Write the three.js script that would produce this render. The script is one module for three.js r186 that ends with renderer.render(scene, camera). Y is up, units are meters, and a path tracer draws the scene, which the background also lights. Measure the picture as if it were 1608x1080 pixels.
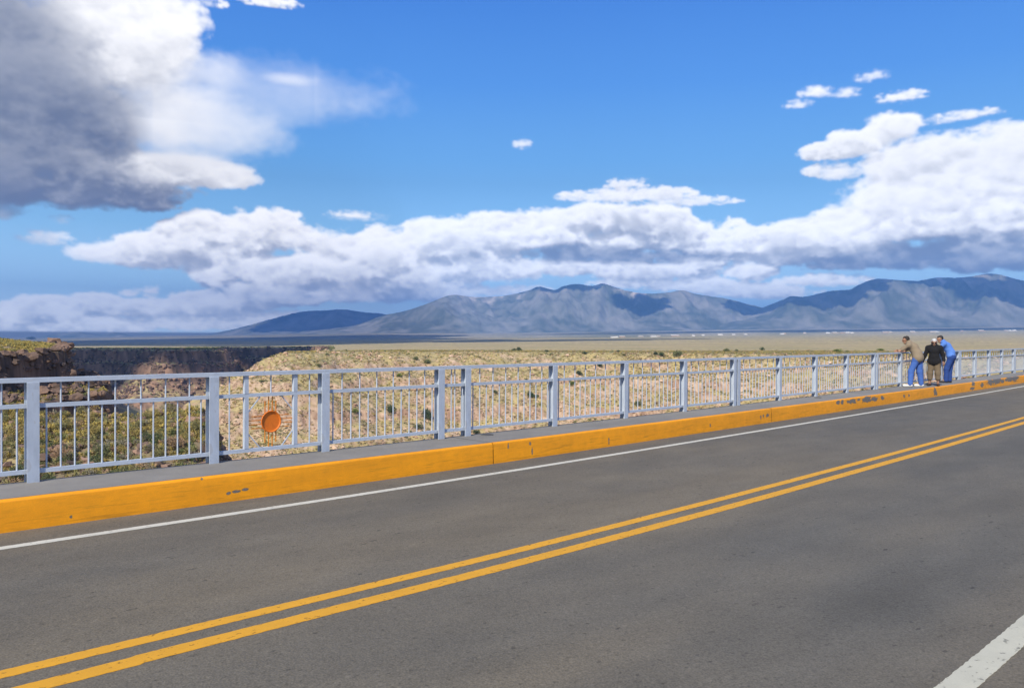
import * as THREE from 'three';
import { mergeGeometries, mergeVertices } from 'three/addons/utils/BufferGeometryUtils.js';
import { ImprovedNoise } from 'three/addons/math/ImprovedNoise.js';
import { MarchingCubes } from 'three/addons/objects/MarchingCubes.js';

// ------------------------------------------------------------------ camera
const scene = new THREE.Scene();
const PW = 1608, PH = 1080, FOC = 1270;               // photograph size and focal length in its pixels
const YAW = THREE.MathUtils.degToRad(44.911), PITCH = 0.01175, ROLL = 0.00647;
const EYE = 1.938, WALK = 0.313;                      // eye over the road; footway over the road
const FW = new THREE.Vector3(Math.cos(YAW), 0, -Math.sin(YAW));   // the bridge runs along +x, its far railing lies at -z
const RT = new THREE.Vector3(Math.sin(YAW), 0, Math.cos(YAW));
const camera = new THREE.PerspectiveCamera(2 * Math.atan(PH / 2 / FOC) * 180 / Math.PI, PW / PH, 0.1, 90000);
const UPV = new THREE.Vector3(0, 1, 0);
const F2 = FW.clone().multiplyScalar(Math.cos(PITCH)).addScaledVector(UPV, -Math.sin(PITCH));
const U2 = UPV.clone().multiplyScalar(Math.cos(PITCH)).addScaledVector(FW, Math.sin(PITCH));
const R3 = RT.clone().multiplyScalar(Math.cos(ROLL)).addScaledVector(U2, Math.sin(ROLL));
const U3 = U2.clone().multiplyScalar(Math.cos(ROLL)).addScaledVector(RT, -Math.sin(ROLL));
camera.position.set(0, EYE, 0);
camera.quaternion.setFromRotationMatrix(new THREE.Matrix4().makeBasis(R3, U3, F2.clone().negate()));

// ------------------------------------------------------------------ sun and exposure
const SUN_AZ = THREE.MathUtils.degToRad(-157), SUN_EL = THREE.MathUtils.degToRad(40);
const sunDir = FW.clone().multiplyScalar(Math.cos(SUN_AZ)).addScaledVector(RT, Math.sin(SUN_AZ)).multiplyScalar(Math.cos(SUN_EL)).addScaledVector(UPV, Math.sin(SUN_EL));
const sun = new THREE.DirectionalLight(new THREE.Color().setRGB(1, 0.93, 0.80), 5);
sun.position.copy(sunDir).multiplyScalar(200); sun.castShadow = true;
sun.shadow.mapSize.set(4096, 4096);
Object.assign(sun.shadow.camera, { left: -80, right: 80, top: 80, bottom: -80, near: 1, far: 600 });
scene.add(sun, sun.target);
const renderer = new THREE.WebGLRenderer({ antialias: true });
renderer.toneMapping = THREE.LinearToneMapping; renderer.toneMappingExposure = 1.18;
renderer.shadowMap.enabled = true;

// ------------------------------------------------------------------ numbers
function rngOf(seed) { let a = seed >>> 0; return () => { a = (a + 0x6D2B79F5) | 0; let t = Math.imul(a ^ (a >>> 15), 1 | a); t = (t + Math.imul(t ^ (t >>> 7), 61 | t)) ^ t; return ((t ^ (t >>> 14)) >>> 0) / 4294967296; }; }
const IN = new ImprovedNoise();
const ns = (x, y, z = 0.37) => IN.noise(x, y, z);
const fbm = (x, y, o = 4, z = 0.37) => { let s = 0, a = 0.5; for (let i = 0; i < o; i++) { s += a * IN.noise(x, y, z + i * 7.3); x = x * 2.03 + 11.7; y = y * 2.03 + 5.1; a *= 0.5; } return s; };
const ridged = (x, y, o = 4, z = 0.71) => { let s = 0, a = 0.5; for (let i = 0; i < o; i++) { s += a * (1 - 2 * Math.abs(IN.noise(x, y, z + i * 3.1))); x = x * 2.03 + 3.1; y = y * 2.03 + 9.2; a *= 0.5; } return s; };
const clamp = (x, a = 0, b = 1) => Math.min(b, Math.max(a, x));
const lerp = (a, b, t) => a + (b - a) * t;
const sstep = (a, b, x) => { const t = clamp((x - a) / (b - a)); return t * t * (3 - 2 * t); };
const table = (T, x) => { if (x <= T[0][0]) return T[0][1]; for (let i = 1; i < T.length; i++) if (x <= T[i][0]) return lerp(T[i - 1][1], T[i][1], (x - T[i - 1][0]) / (T[i][0] - T[i - 1][0])); return T[T.length - 1][1]; };
const smoothTable = (T, x) => {                        // Catmull-Rom through the points, straight on outside
  const n = T.length;
  if (x <= T[0][0]) return T[0][1] + (x - T[0][0]) * (T[1][1] - T[0][1]) / (T[1][0] - T[0][0]);
  if (x >= T[n - 1][0]) return T[n - 1][1] + (x - T[n - 1][0]) * (T[n - 1][1] - T[n - 2][1]) / (T[n - 1][0] - T[n - 2][0]);
  let i = 0; while (T[i + 1][0] < x) i++;
  const sl = (k) => { const a = Math.max(0, k - 1), b = Math.min(n - 1, k + 1); return (T[b][1] - T[a][1]) / (T[b][0] - T[a][0]); };
  const h = T[i + 1][0] - T[i][0], t = (x - T[i][0]) / h, t2 = t * t, t3 = t2 * t;
  return (2 * t3 - 3 * t2 + 1) * T[i][1] + (t3 - 2 * t2 + t) * h * sl(i) + (-2 * t3 + 3 * t2) * T[i + 1][1] + (t3 - t2) * h * sl(i + 1);
};
const plan = (r, f, h) => new THREE.Vector3(r * RT.x + f * FW.x, h, r * RT.z + f * FW.z);   // r to the right of the view, f ahead of it
const yHor = (x) => 525.1 + ROLL * (x - 804);          // row of the horizon
const tOf = (x) => (x - 804) / FOC;
function rayOf(px, py) { const x = (px - 804) / FOC, y = (py - 540) / FOC; return F2.clone().addScaledVector(R3, x).addScaledVector(U3, -y); }
const onLevel = (px, py, h) => { const d = rayOf(px, py), s = (h - EYE) / d.y; return new THREE.Vector3(d.x * s, h, d.z * s); };
const xAt = (px, d) => { const t = tOf(px), f = d / (Math.sin(YAW) - Math.cos(YAW) * t); return f * (RT.x * t + FW.x); };
const rgb = (r, g, b) => new THREE.Color().setRGB(r, g, b);

// ------------------------------------------------------------------ sky: air and clouds, one texture all round
{
  const W = 4096, H = 2048, N = 64, rnd = rngOf(11);
  const base = new Float32Array(N * N * N); for (let i = 0; i < base.length; i++) base[i] = rnd();
  const M = 128, vol = new Float32Array(M * M * M);    // periodic billowy noise
  const lat = (x, y, z, p) => base[((x % p + p) % p) + N * ((y % p + p) % p) + N * N * ((z % p + p) % p)];
  const vn = (x, y, z, p) => {
    const i = Math.floor(x), j = Math.floor(y), k = Math.floor(z); let u = x - i, v = y - j, w = z - k; u = u * u * (3 - 2 * u); v = v * v * (3 - 2 * v); w = w * w * (3 - 2 * w);
    const a = (jj, kk) => lerp(lat(i, jj, kk, p), lat(i + 1, jj, kk, p), u);
    return lerp(lerp(a(j, k), a(j + 1, k), v), lerp(a(j, k + 1), a(j + 1, k + 1), v), w);
  };
  for (let z = 0; z < M; z++) for (let y = 0; y < M; y++) for (let x = 0; x < M; x++) {
    let s = 0, a = 0.5, p = 4;
    for (let o = 0; o < 5; o++) { let n = vn(x * p / M + o * 0, y * p / M, z * p / M, p); n = 1 - Math.abs(2 * n - 1); s += a * (o ? n : vn(x * p / M, y * p / M, z * p / M, p)); a *= 0.52; p *= 2; }
    vol[x + M * y + M * M * z] = s / 1.0;
  }
  const cell = (x0, y0, z0) => {
    let x = x0 * 0.83 + y0 * 0.49 + z0 * 0.26, y = y0 * 0.82 - x0 * 0.46 + z0 * 0.34, z = z0 * 0.9 - x0 * 0.05 - y0 * 0.42;
    x = (x - Math.floor(x)) * M; y = (y - Math.floor(y)) * M; z = (z - Math.floor(z)) * M;
    const i = Math.min(127, x | 0), j = Math.min(127, y | 0), k = Math.min(127, z | 0), u = x - i, v = y - j, w = z - k, i1 = (i + 1) & 127, j1 = (j + 1) & 127, k1 = (k + 1) & 127, m = M * M;
    const c = (jj, kk) => { const b = M * jj + m * kk; return vol[i + b] + (vol[i1 + b] - vol[i + b]) * u; };
    const a0 = c(j, k), a1 = c(j1, k), b0 = c(j, k1), b1 = c(j1, k1), p = a0 + (a1 - a0) * v, q = b0 + (b1 - b0) * v;
    return p + (q - p) * w;
  };
  // clouds as they stand in the sky: column, row, half width, half height, density (1 = firm, less = veil), in photograph pixels
  const seen = [
    [10, 120, 190, 130, 1.4], [-90, 170, 230, 190, 1.5], [140, 190, 100, 62, 1.3], [30, 240, 150, 66, 1.2], [40, 285, 180, 44, 1.5], [160, 296, 140, 38, 1.4], [220, 275, 120, 40, 1.1], [330, 272, 66, 30, 0.9], [372, 275, 36, 24, 0.9], [300, 268, 60, 34, 1],
    [255, 60, 62, 46, 0.7], [190, 30, 120, 70, 0.7], [205, 100, 120, 60, 0.6], [270, 180, 120, 80, 0.2], [340, 120, 60, 40, 0.16], [330, 200, 130, 90, 0.08], [455, 126, 54, 13, 0.45], [440, 150, 190, 60, 0.03], [420, 3, 45, 9, 0.7], [330, 4, 24, 8, 0.5],
    [74, 374, 44, 13, 0.7], [96, 345, 18, 8, 0.4], [0, 335, 20, 13, 0.6],
    [165, 398, 58, 22, 1], [225, 393, 70, 30, 1], [290, 385, 56, 34, 1], [330, 362, 50, 32, 1], [385, 372, 60, 38, 1], [430, 364, 56, 34, 1], [470, 376, 54, 26, 0.9], [250, 412, 60, 16, 1], [520, 384, 50, 20, 0.7],
    [335, 425, 46, 34, 1.1], [345, 405, 34, 22, 1], [414, 428, 44, 30, 1.1], [470, 430, 54, 30, 1], [545, 390, 60, 26, 1], [540, 425, 80, 36, 1], [600, 400, 74, 40, 1], [640, 430, 110, 34, 1.1], [690, 385, 80, 36, 1], [760, 372, 90, 38, 1.1], [760, 425, 110, 30, 1],
    [840, 366, 90, 34, 1.1], [890, 352, 70, 24, 1], [960, 346, 90, 26, 1.1], [1020, 352, 80, 26, 1.1], [1080, 368, 90, 26, 1.1], [1150, 384, 90, 24, 1.1], [1220, 382, 90, 26, 1], [1300, 372, 90, 30, 1], [930, 398, 110, 14, 1.3], [1040, 404, 100, 11, 1.25], [1000, 378, 130, 22, 1], [1180, 402, 90, 14, 1],
    [880, 420, 120, 16, 1], [1020, 428, 90, 18, 1], [1100, 415, 50, 16, 1], [1180, 427, 46, 18, 1], [1240, 405, 60, 16, 1], [1330, 414, 100, 14, 1.2], [1440, 404, 130, 24, 1.35], [1540, 400, 130, 34, 1.4], [1320, 392, 110, 22, 1], [1380, 350, 100, 34, 1], [1480, 345, 130, 44, 1.1], [1590, 340, 110, 60, 1.1],
    [1320, 238, 56, 16, 0.9], [1360, 222, 54, 24, 0.9], [1400, 200, 50, 27, 0.9], [1290, 268, 26, 10, 0.6], [1325, 270, 36, 16, 0.7], [1420, 260, 74, 40, 0.8], [1480, 260, 96, 46, 0.8], [1450, 310, 130, 50, 0.7], [1560, 280, 110, 62, 0.9], [1600, 250, 80, 40, 0.9], [1570, 205, 62, 14, 0.8], [1610, 215, 46, 26, 0.9], [1515, 181, 50, 8, 0.3], [1475, 190, 26, 7, 0.2],
    [985, 290, 34, 11, 0.8], [1000, 306, 78, 13, 0.9], [905, 309, 30, 8, 0.7], [1085, 317, 66, 8, 0.7], [960, 312, 50, 9, 0.6], [848, 328, 16, 5, 0.5], [1283, 145, 26, 10, 0.22], [1290, 143, 12, 6, 0.4], [1330, 147, 22, 9, 0.16], [1254, 164, 22, 7, 0.14], [1415, 153, 36, 10, 0.35], [1405, 152, 16, 6, 0.5], [1370, 120, 26, 10, 0.16], [820, 227, 14, 8, 0.12], [560, 340, 46, 9, 0.2],
    [40, 492, 90, 24, 1], [95, 482, 50, 16, 1], [160, 478, 60, 16, 1], [230, 484, 70, 20, 1], [203, 461, 16, 9, 0.8], [236, 459, 18, 11, 0.9], [330, 478, 90, 22, 1], [440, 462, 110, 24, 1], [540, 460, 100, 22, 1], [660, 460, 110, 16, 1], [400, 500, 180, 12, 0.8], [120, 510, 160, 16, 0.8], [300, 508, 130, 14, 0.7],
    [760, 455, 90, 12, 0.9], [1100, 448, 90, 14, 0.9], [1180, 458, 90, 14, 0.9], [1290, 440, 70, 12, 0.9], [1020, 445, 80, 12, 0.9],
  ];
  const blobs = [], deg = 180 / Math.PI;
  const toAE = (px, py) => { const d = rayOf(px, py), l = d.length(); return [Math.atan2(d.dot(RT), d.dot(FW)) * deg, Math.asin(d.y / l) * deg]; };
  const own = seen.map(([x, y, w, h, q]) => { const [a, e] = toAE(x, y), b = toAE(x + w, y), b0 = toAE(x - w, y), c = toAE(x, y - h), c0 = toAE(x, y + h); return [a, e, (b[0] - b0[0]) / 2, (c[1] - c0[1]) / 2, q]; });
  blobs.push(...own);
  for (let k = 1; k < 5; k++) for (const [a, e, w, h, q] of own) {   // the same weather goes on all round, every other stretch turned the other way
    const off = 70 * k, aa = (k % 2 ? -a : a) + off, jit = 2.5;
    const A = aa + (rnd() - 0.5) * jit, E = Math.max(0.6, e + (rnd() - 0.5) * 1.2);
    blobs.push([A > 180 ? A - 360 : A, E, w * lerp(0.85, 1.2, rnd()), h * lerp(0.85, 1.15, rnd()), q]);
  }
  for (let k = 0; k < 26; k++) { const a = (k / 26) * 360 - 180 + rnd() * 9, e = 34 + rnd() * 26, n = 3 + (rnd() * 4 | 0); for (let j = 0; j < n; j++) blobs.push([a + (rnd() - 0.5) * 16, e + (rnd() - 0.5) * 4, 4 + rnd() * 5, 1.4 + rnd() * 1.6, 0.8]); }
  const px = new Float32Array(W * H * 4);
  const airAt = (E) => { const T = [[0, 0.60, 0.79, 0.94], [3, 0.44, 0.69, 0.90], [7, 0.26, 0.53, 0.83], [12, 0.155, 0.42, 0.84], [17, 0.09, 0.30, 0.78], [22, 0.06, 0.225, 0.69], [35, 0.05, 0.17, 0.58], [60, 0.035, 0.12, 0.44], [90, 0.03, 0.10, 0.40]]; let i = 1; while (i < T.length - 1 && T[i][0] < E) i++; const t = clamp((E - T[i - 1][0]) / (T[i][0] - T[i - 1][0])); return [1, 2, 3].map((c) => lerp(T[i - 1][c], T[i][c], t)); };
  const L = [-0.3, 0.72, -0.62], FREQ = 1 / 9.5;
  const near = [];
  const shade = (A, E) => {
    const air = airAt(Math.max(0, E)), out = air.slice();
    near.length = 0; let R = 0;
    for (const b of blobs) { let da = A - b[0]; if (da > 180) da -= 360; if (da < -180) da += 360; if (Math.abs(da) < b[2] * 1.25 + 0.3 && Math.abs(E - b[1]) < b[3] * 1.25 + 0.3 * 1) { near.push([da, E - b[1], 1 / b[2], 1 / b[3], 1 / Math.min(b[2], b[3] * 1.7), b[4], clamp(1.25 - Math.min(b[2], b[3]) / 0.8), clamp((Math.min(b[2], b[3]) - 1.6) / 3), Math.max(0, 1.55 - Math.hypot(da / b[2], (E - b[1]) / b[3])) ** 2]); R = Math.max(R, Math.min(b[2], b[3] * 1.7)); } }
    if (!near.length) return out.map((c) => c * (1 + 0.95 * clamp(1 - E / 10.5)));
    const field = (x, y, z, hi) => {                   // offsets from this direction, in degrees
      let m = 0, q = 0, sm = 0, bg = 0;
      for (const b of near) { const u = (b[0] + x) * b[2], v = (b[1] + y) * b[3], w = z * b[4]; let d = 1 - Math.sqrt(u * u + v * v + w * w); if (v < 0) d -= 0.35 * v * v; if (d > -0.3) { const g = Math.max(0, d + 0.3); m += g * g * g; q += g * g * g * b[5]; sm += g * g * g * b[6]; bg += g * g * g * b[7]; } }
      if (m <= 0) return 0;
      const qq = q / m; sm /= m; bg /= m; m = Math.cbrt(m) - 0.3;
      let n = cell((A + x) * FREQ, (E + y) * FREQ * 1.4, z * FREQ) * 0.68 + (hi ? cell((A + x) * FREQ * 4.1, (E + y) * FREQ * 5.2, z * FREQ * 4.1) * 0.32 : 0.185);
      if (sm > 0.01) n = lerp(n, cell((A + x) * FREQ * 7.3, (E + y) * FREQ * 13, z * FREQ * 7.3), 0.75 * sm);
      const v = m * (1 - 0.5 * sm) + (n - 0.60) * (2.5 + 1.3 * sm);
      return v <= 0 ? 0 : Math.min(1, v * (qq < 0.5 ? 1.6 : 3.3 - 2.3 * sm - 2.3 * bg)) * qq;
    };
    let T = 1, r = 0, g = 0, bl = 0; const dk = near.reduce((a, b) => a + (b[5] > 1.15 ? 2.3 : b[5] > 0.95 ? 0.36 : 0.25) * b[8], 0) / near.reduce((a, b) => a + b[8], 1e-9); const n = 28, st = 2 * R / n, KX = 11 / Math.max(R, 0.5), ls = 0.1 * R;
    for (let i = 0; i < n && T > 0.02; i++) {
      const z = -R + (i + 0.5) * st, d = field(0, 0, z, true); if (d <= 0.002) continue;
      let od = 0, s = ls * 0.5; for (let k = 0; k < 5; k++) { const h = ls * (1 + k * 0.5); od += field(L[0] * s, L[1] * s, z + L[2] * s, false) * h; s += h; }
      od = od * KX * dk + Math.max(0, dk - 0.5) * 1.9;
      const lit = 0.64 * Math.exp(-od * 0.75) + 0.36 * Math.exp(-od * 0.17), a = 1 - Math.exp(-d * st * KX);
      const far = clamp(1 - E / 9) * 0.1;
      r += T * a * lerp(0.15 + 1.02 * lit, out[0], far); g += T * a * lerp(0.185 + 0.97 * lit, out[1], far); bl += T * a * lerp(0.28 + 0.87 * lit, out[2], far); T *= 1 - a;
    }
    return [air[0] * T + r, air[1] * T + g, air[2] * T + bl].map((c) => c * (1 + 0.95 * clamp(1 - E / 10.5)));
  };
  const dirAE = (i, j) => { const lon = ((i + 0.5) / W - 0.5) * 2 * Math.PI, lt = ((j + 0.5) / H - 0.5) * Math.PI, x = Math.cos(lt) * Math.cos(lon), z = Math.cos(lt) * Math.sin(lon); return [Math.atan2(x * RT.x + z * RT.z, x * FW.x + z * FW.z) * deg, lt * deg]; };
  const S = 8, put = (i, j, c) => { const o = 4 * (j * W + i); px[o] = c[0]; px[o + 1] = c[1]; px[o + 2] = c[2]; px[o + 3] = 1; };
  const cw = W / S, ch = H / 2 / S + 1, coarse = new Float32Array(cw * ch * 3);
  for (let j = 0; j < ch; j++) for (let i = 0; i < cw; i++) { const [a, e] = dirAE(i * S, Math.min(H - 1, H / 2 + j * S)); coarse.set(shade(a, e), 3 * (j * cw + i)); }
  for (let j = 0; j < H; j++) for (let i = 0; i < W; i++) {
    if (j < H / 2) { put(i, j, [0.30, 0.27, 0.18]); continue; }
    const [a, e] = dirAE(i, j);
    if (Math.abs(a) < 36 && e < 26) { put(i, j, shade(a, e)); continue; }
    const y = (j - H / 2) / S, j0 = Math.min(ch - 2, y | 0), v = y - j0, x = i / S, i0 = x | 0, u = x - i0, i1 = (i0 + 1) % cw, c = [0, 0, 0];
    for (let k = 0; k < 3; k++) c[k] = lerp(lerp(coarse[3 * (j0 * cw + i0) + k], coarse[3 * (j0 * cw + i1) + k], u), lerp(coarse[3 * ((j0 + 1) * cw + i0) + k], coarse[3 * ((j0 + 1) * cw + i1) + k], u), v);
    put(i, j, c);
  }
  const sky = new THREE.DataTexture(px, W, H, THREE.RGBAFormat, THREE.FloatType);
  sky.mapping = THREE.EquirectangularReflectionMapping; sky.magFilter = THREE.LinearFilter; sky.needsUpdate = true;
  scene.background = sky; scene.environment = sky;
}
console.log('sky done');

// ------------------------------------------------------------------ helpers for things
const taken = new Map();
const numbered = (name) => { const n = taken.get(name) ?? 0; taken.set(name, n + 1); return n ? name + '_' + String(n).padStart(3, '0') : name; };
const lit = (o) => { o.traverse((m) => { if (m.isMesh) { m.castShadow = true; m.receiveShadow = true; } }); return o; };
function tag(o, label, category, group) { o.userData.label = label; o.userData.category = category; if (group) o.userData.group = group; return o; }
function add(o, name) { o.name = numbered(name); scene.add(o); return lit(o); }
function structure(o, name, label) { o.userData.kind = 'structure'; if (label) o.userData.label = label; return add(o, name); }
function part(name, geo, m, parent) { const o = new THREE.Mesh(geo, m); o.name = name; o.castShadow = o.receiveShadow = true; parent.add(o); return o; }
const mat = (c, roughness = 0.9, more = {}) => new THREE.MeshStandardMaterial({ color: c, roughness, ...more });
const boxAt = (w, h, d, x = 0, y = 0, z = 0) => new THREE.BoxGeometry(w, h, d).translate(x, y, z);
function dataTex(w, h, fn, srgb = true, repeat = true) {
  const a = new Uint8Array(w * h * 4);
  for (let j = 0; j < h; j++) for (let i = 0; i < w; i++) { const c = fn(i, j), o = 4 * (j * w + i); a[o] = clamp(c[0]) * 255; a[o + 1] = clamp(c[1]) * 255; a[o + 2] = clamp(c[2]) * 255; a[o + 3] = 255; }
  const t = new THREE.DataTexture(a, w, h); t.magFilter = THREE.LinearFilter; t.wrapS = t.wrapT = repeat ? THREE.RepeatWrapping : THREE.ClampToEdgeWrapping; if (srgb) t.colorSpace = THREE.SRGBColorSpace; t.needsUpdate = true; return t;
}
function grid(cols, rows, at, color, uv) {             // one sheet of cols x rows points
  const P = new Float32Array(cols * rows * 3), C = color && new Float32Array(cols * rows * 3), U = uv && new Float32Array(cols * rows * 2), I = new Uint32Array((cols - 1) * (rows - 1) * 6);
  for (let j = 0, o = 0; j < rows; j++) for (let i = 0; i < cols; i++, o++) { const p = at(i, j); P[3 * o] = p.x; P[3 * o + 1] = p.y; P[3 * o + 2] = p.z; if (uv) { const q = uv(i, j, p); U[2 * o] = q[0]; U[2 * o + 1] = q[1]; } }
  for (let j = 0, o = 0; j < rows - 1; j++) for (let i = 0; i < cols - 1; i++, o += 6) { const a = j * cols + i; I.set([a, a + 1, a + cols, a + 1, a + cols + 1, a + cols], o); }
  const g = new THREE.BufferGeometry(); g.setAttribute('position', new THREE.BufferAttribute(P, 3)); if (uv) g.setAttribute('uv', new THREE.BufferAttribute(U, 2)); g.setIndex(new THREE.BufferAttribute(I, 1)); g.computeVertexNormals();
  if (color) { const N = g.attributes.normal.array; for (let j = 0, o = 0; j < rows; j++) for (let i = 0; i < cols; i++, o++) { const c = color(i, j, P[3 * o], P[3 * o + 1], P[3 * o + 2], Math.abs(N[3 * o + 1])); C[3 * o] = c[0]; C[3 * o + 1] = c[1]; C[3 * o + 2] = c[2]; } g.setAttribute('color', new THREE.BufferAttribute(C, 3)); }
  return g;
}
const mix3 = (a, b, t) => [lerp(a[0], b[0], t), lerp(a[1], b[1], t), lerp(a[2], b[2], t)];

// ------------------------------------------------------------------ the land: plain, gorge, near bank
// rows of the photograph at which the plain lies at a given depth, by column: gives the plain its tilt
const PF = [430, 800, 1500, 3000, 6000, 10000, 15000].map(Math.log);
const PR = [[-200, [556, 551, 546, 541, 537, 534, 531]], [100, [556, 551, 546, 541, 536, 532.5, 530]], [400, [555, 550, 545, 540, 534, 529, 525]], [600, [552.5, 547, 541, 536, 531, 525, 519]], [800, [551.5, 544, 538, 533.5, 529.5, 524, 517]], [1000, [553, 544, 537, 532, 527, 521, 515]], [1300, [554, 543, 535.5, 529, 522, 517, 511]], [1608, [557, 545, 536, 527.5, 519.5, 513, 506]], [1900, [560, 547, 537, 527, 518, 510, 503]]];
function plainH(r, f) {
  if (f < 60) f = 60;
  const x = clamp(804 + FOC * r / f, -200, 1900), lf = clamp(Math.log(f), PF[0], PF[6]);
  let i = 1; while (PF[i] < lf && i < 6) i++; const v = (lf - PF[i - 1]) / (PF[i] - PF[i - 1]);
  let k = 1; while (PR[k][0] < x && k < PR.length - 1) k++; const u = (x - PR[k - 1][0]) / (PR[k][0] - PR[k - 1][0]);
  const y = lerp(lerp(PR[k - 1][1][i - 1], PR[k][1][i - 1], u), lerp(PR[k - 1][1][i], PR[k][1][i], u), v);
  return EYE + (yHor(x) - y) / FOC * Math.exp(lf);
}
// the rims of the gorge: right, ahead, height, wall (0 = near talus wall opposite, 1 = far cliffs, 2 = near cliffs on our side)
const RIM = [[620, -500, -4, 0], [420, -150, -4, 0], [330, 120, -5, 0], [262, 260, -6, 0], [205, 335, -6.6, 0], [172, 420, -7.6, 0], [72, 470, -8.3, 0], [0, 482, -8.6, 0], [-61, 470, -8.6, 0], [-100, 452, -8.4, 0], [-121, 434, -8.3, 0], [-128, 520, -10, 0.3], [-150, 680, -12, 0.7], [-215, 900, -15, 1], [-268, 1080, -18, 1], [-390, 1110, -19, 1], [-305, 850, -16.5, 1], [-345, 800, -15.5, 1], [-368, 822, -16, 1], [-410, 850, -16.5, 1], [-490, 870, -17, 1], [-650, 900, -17, 1], [-1000, 1000, -17, 1], [-1000, 700, -8, 1], [-600, 560, -4, 1], [-380, 420, -2, 2], [-230, 270, -0.6, 2], [-130, 185, -0.5, 2], [-90, 160, -0.5, 2], [-74, 135, -0.7, 2], [-66.5, 120, -1.0, 2], [-69, 104, -1.7, 2], [-78, 97, -2.0, 2], [-110, 94, -2.2, 2], [-190, 90, -1.8, 2], [-230, 60, -0.6, 2], [-140, 0, -0.6, 2], [-75, -30, -0.5, 2], [-60, -80, -0.5, 2], [0, -300, -0.5, 2], [80, -600, -0.5, 2]];
function rimAt(r, f) {                                 // signed distance into the gorge, height and kind of the nearest rim
  let best = 1e18, h = 0, w = 0, inside = false;
  for (let i = 0, j = RIM.length - 1; i < RIM.length; j = i++) {
    const a = RIM[j], b = RIM[i], dx = b[0] - a[0], dy = b[1] - a[1], t = clamp(((r - a[0]) * dx + (f - a[1]) * dy) / (dx * dx + dy * dy)), ex = r - a[0] - t * dx, ey = f - a[1] - t * dy, d = ex * ex + ey * ey;
    if (d < best) { best = d; h = lerp(a[2], b[2], t); w = lerp(a[3], b[3], t); }
    if ((a[1] > f) !== (b[1] > f) && r < (b[0] - a[0]) * (f - a[1]) / (b[1] - a[1]) + a[0]) inside = !inside;
  }
  return [inside ? Math.sqrt(best) : -Math.sqrt(best), h, w];
}
const ledge = (T, t) => table(T, t);
const WALL0 = [[0, 0], [4, 1.2], [9, 3.4], [16, 6.5], [19, 9], [30, 14], [34, 18], [52, 28], [56, 33], [80, 47], [140, 84], [220, 140], [260, 150]];
const WALL1 = [[0, 0], [3, 3], [5, 12], [12, 15], [15, 24], [40, 44], [80, 80], [140, 130], [200, 150]];
const WALL2 = [[0, 0], [0.45, 2.6], [0.95, 4.9], [5, 5.9], [5.8, 6.4], [6.6, 10.6], [16, 14], [40, 36], [90, 80], [160, 145], [220, 150]];
function landH(r, f) {
  const far = Math.hypot(r, f);
  let [t, hr, w] = rimAt(r, f);
  const near2 = w > 1.5;
  const wob = near2 ? 1.9 * fbm(r / 9, f / 9, 4) + 0.8 * fbm(r / 2.6, f / 2.6, 3) : w > 0.5 ? 16 * fbm(r / 60, f / 60, 4) + 9 * ridged(r / 34, f / 34, 3) - 3 : 9 * fbm(r / 40, f / 40, 4) + 5 * ridged(r / 15, f / 15, 3) - 1.5;
  const ts = t + wob * clamp((t + 12) / 12);
  let h;
  if (ts > 0) {
    const a = near2 ? ledge(WALL2, ts) : w > 1 ? lerp(ledge(WALL1, ts), ledge(WALL2, ts), w - 1) : lerp(ledge(WALL0, ts), ledge(WALL1, ts), w);
    h = hr - a + (near2 ? 0.5 : 1.0) * fbm(r / 5, f / 5, 3) * clamp(ts / 6) + (near2 ? 0 : 3.2 * fbm(r / 22, f / 22, 3) * clamp(ts / 20));
  } else {
    const d = -ts;
    if (near2) { h = hr + 3.0 * sstep(0, 26, d) * (1 - 0.75 * sstep(30, 100, d)) - 0.012 * Math.max(0, d - 40); h = lerp(h, Math.min(h, -2), sstep(150, 500, d)); h = lerp(h, plainH(r, f), sstep(300, 900, d)); }
    else h = lerp(hr, plainH(r, f), sstep(0, 140, d));
    h += 0.25 * fbm(r / 7, f / 7, 3) * clamp(d / 8) + clamp((far - 500) / 800) * Math.min(far, 9000) / FOC * 1.1 * fbm(r / (60 + far * 0.08), f / (60 + far * 0.08), 3);
  }
  if (r < 10 && f < 130 && f > 0) {                    // the spur of the near bank, running out below the bridge
    const edge = -0.383 * f + 1.6 * fbm(f / 6, 3.3, 3) * 2, top = -4.6 - 0.17 * Math.max(0, 66 - f) - 0.7 * Math.max(0, f - 66 - 2 * fbm(r / 9, 1.7, 2)) + 0.012 * Math.min(0, r + 25);
    h = Math.max(h, top + 1.5 * fbm(r / 3.4, f / 3.4, 4) - 0.2 - 1.7 * Math.max(0, r - edge) - 0.8 * Math.max(0, 30 - f));
  }
  const wx = r * RT.x + f * FW.x, wz = r * RT.z + f * FW.z;      // never through the bridge deck
  if (wz > -13 && wz < 6) h = Math.min(h, -2.2); else if (wz > -30 && wz <= -13) h = Math.min(h, lerp(-2.2, h, sstep(-14, -26, wz)));
  return h;
}
function hitLand(px, py) {                             // where the line of sight through a photograph pixel meets the land
  const d = rayOf(px, py), r0 = d.dot(RT), f0 = d.dot(FW); let s = 30;
  for (let i = 0; i < 6000 && s < 40000; i++) { const h = landH(r0 * s, f0 * s); if (EYE + d.y * s <= h) return [r0 * s, f0 * s, h]; s *= s < 250 ? 1.004 : s < 1500 ? 1.002 : 1.004; }
  return null;
}
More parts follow.
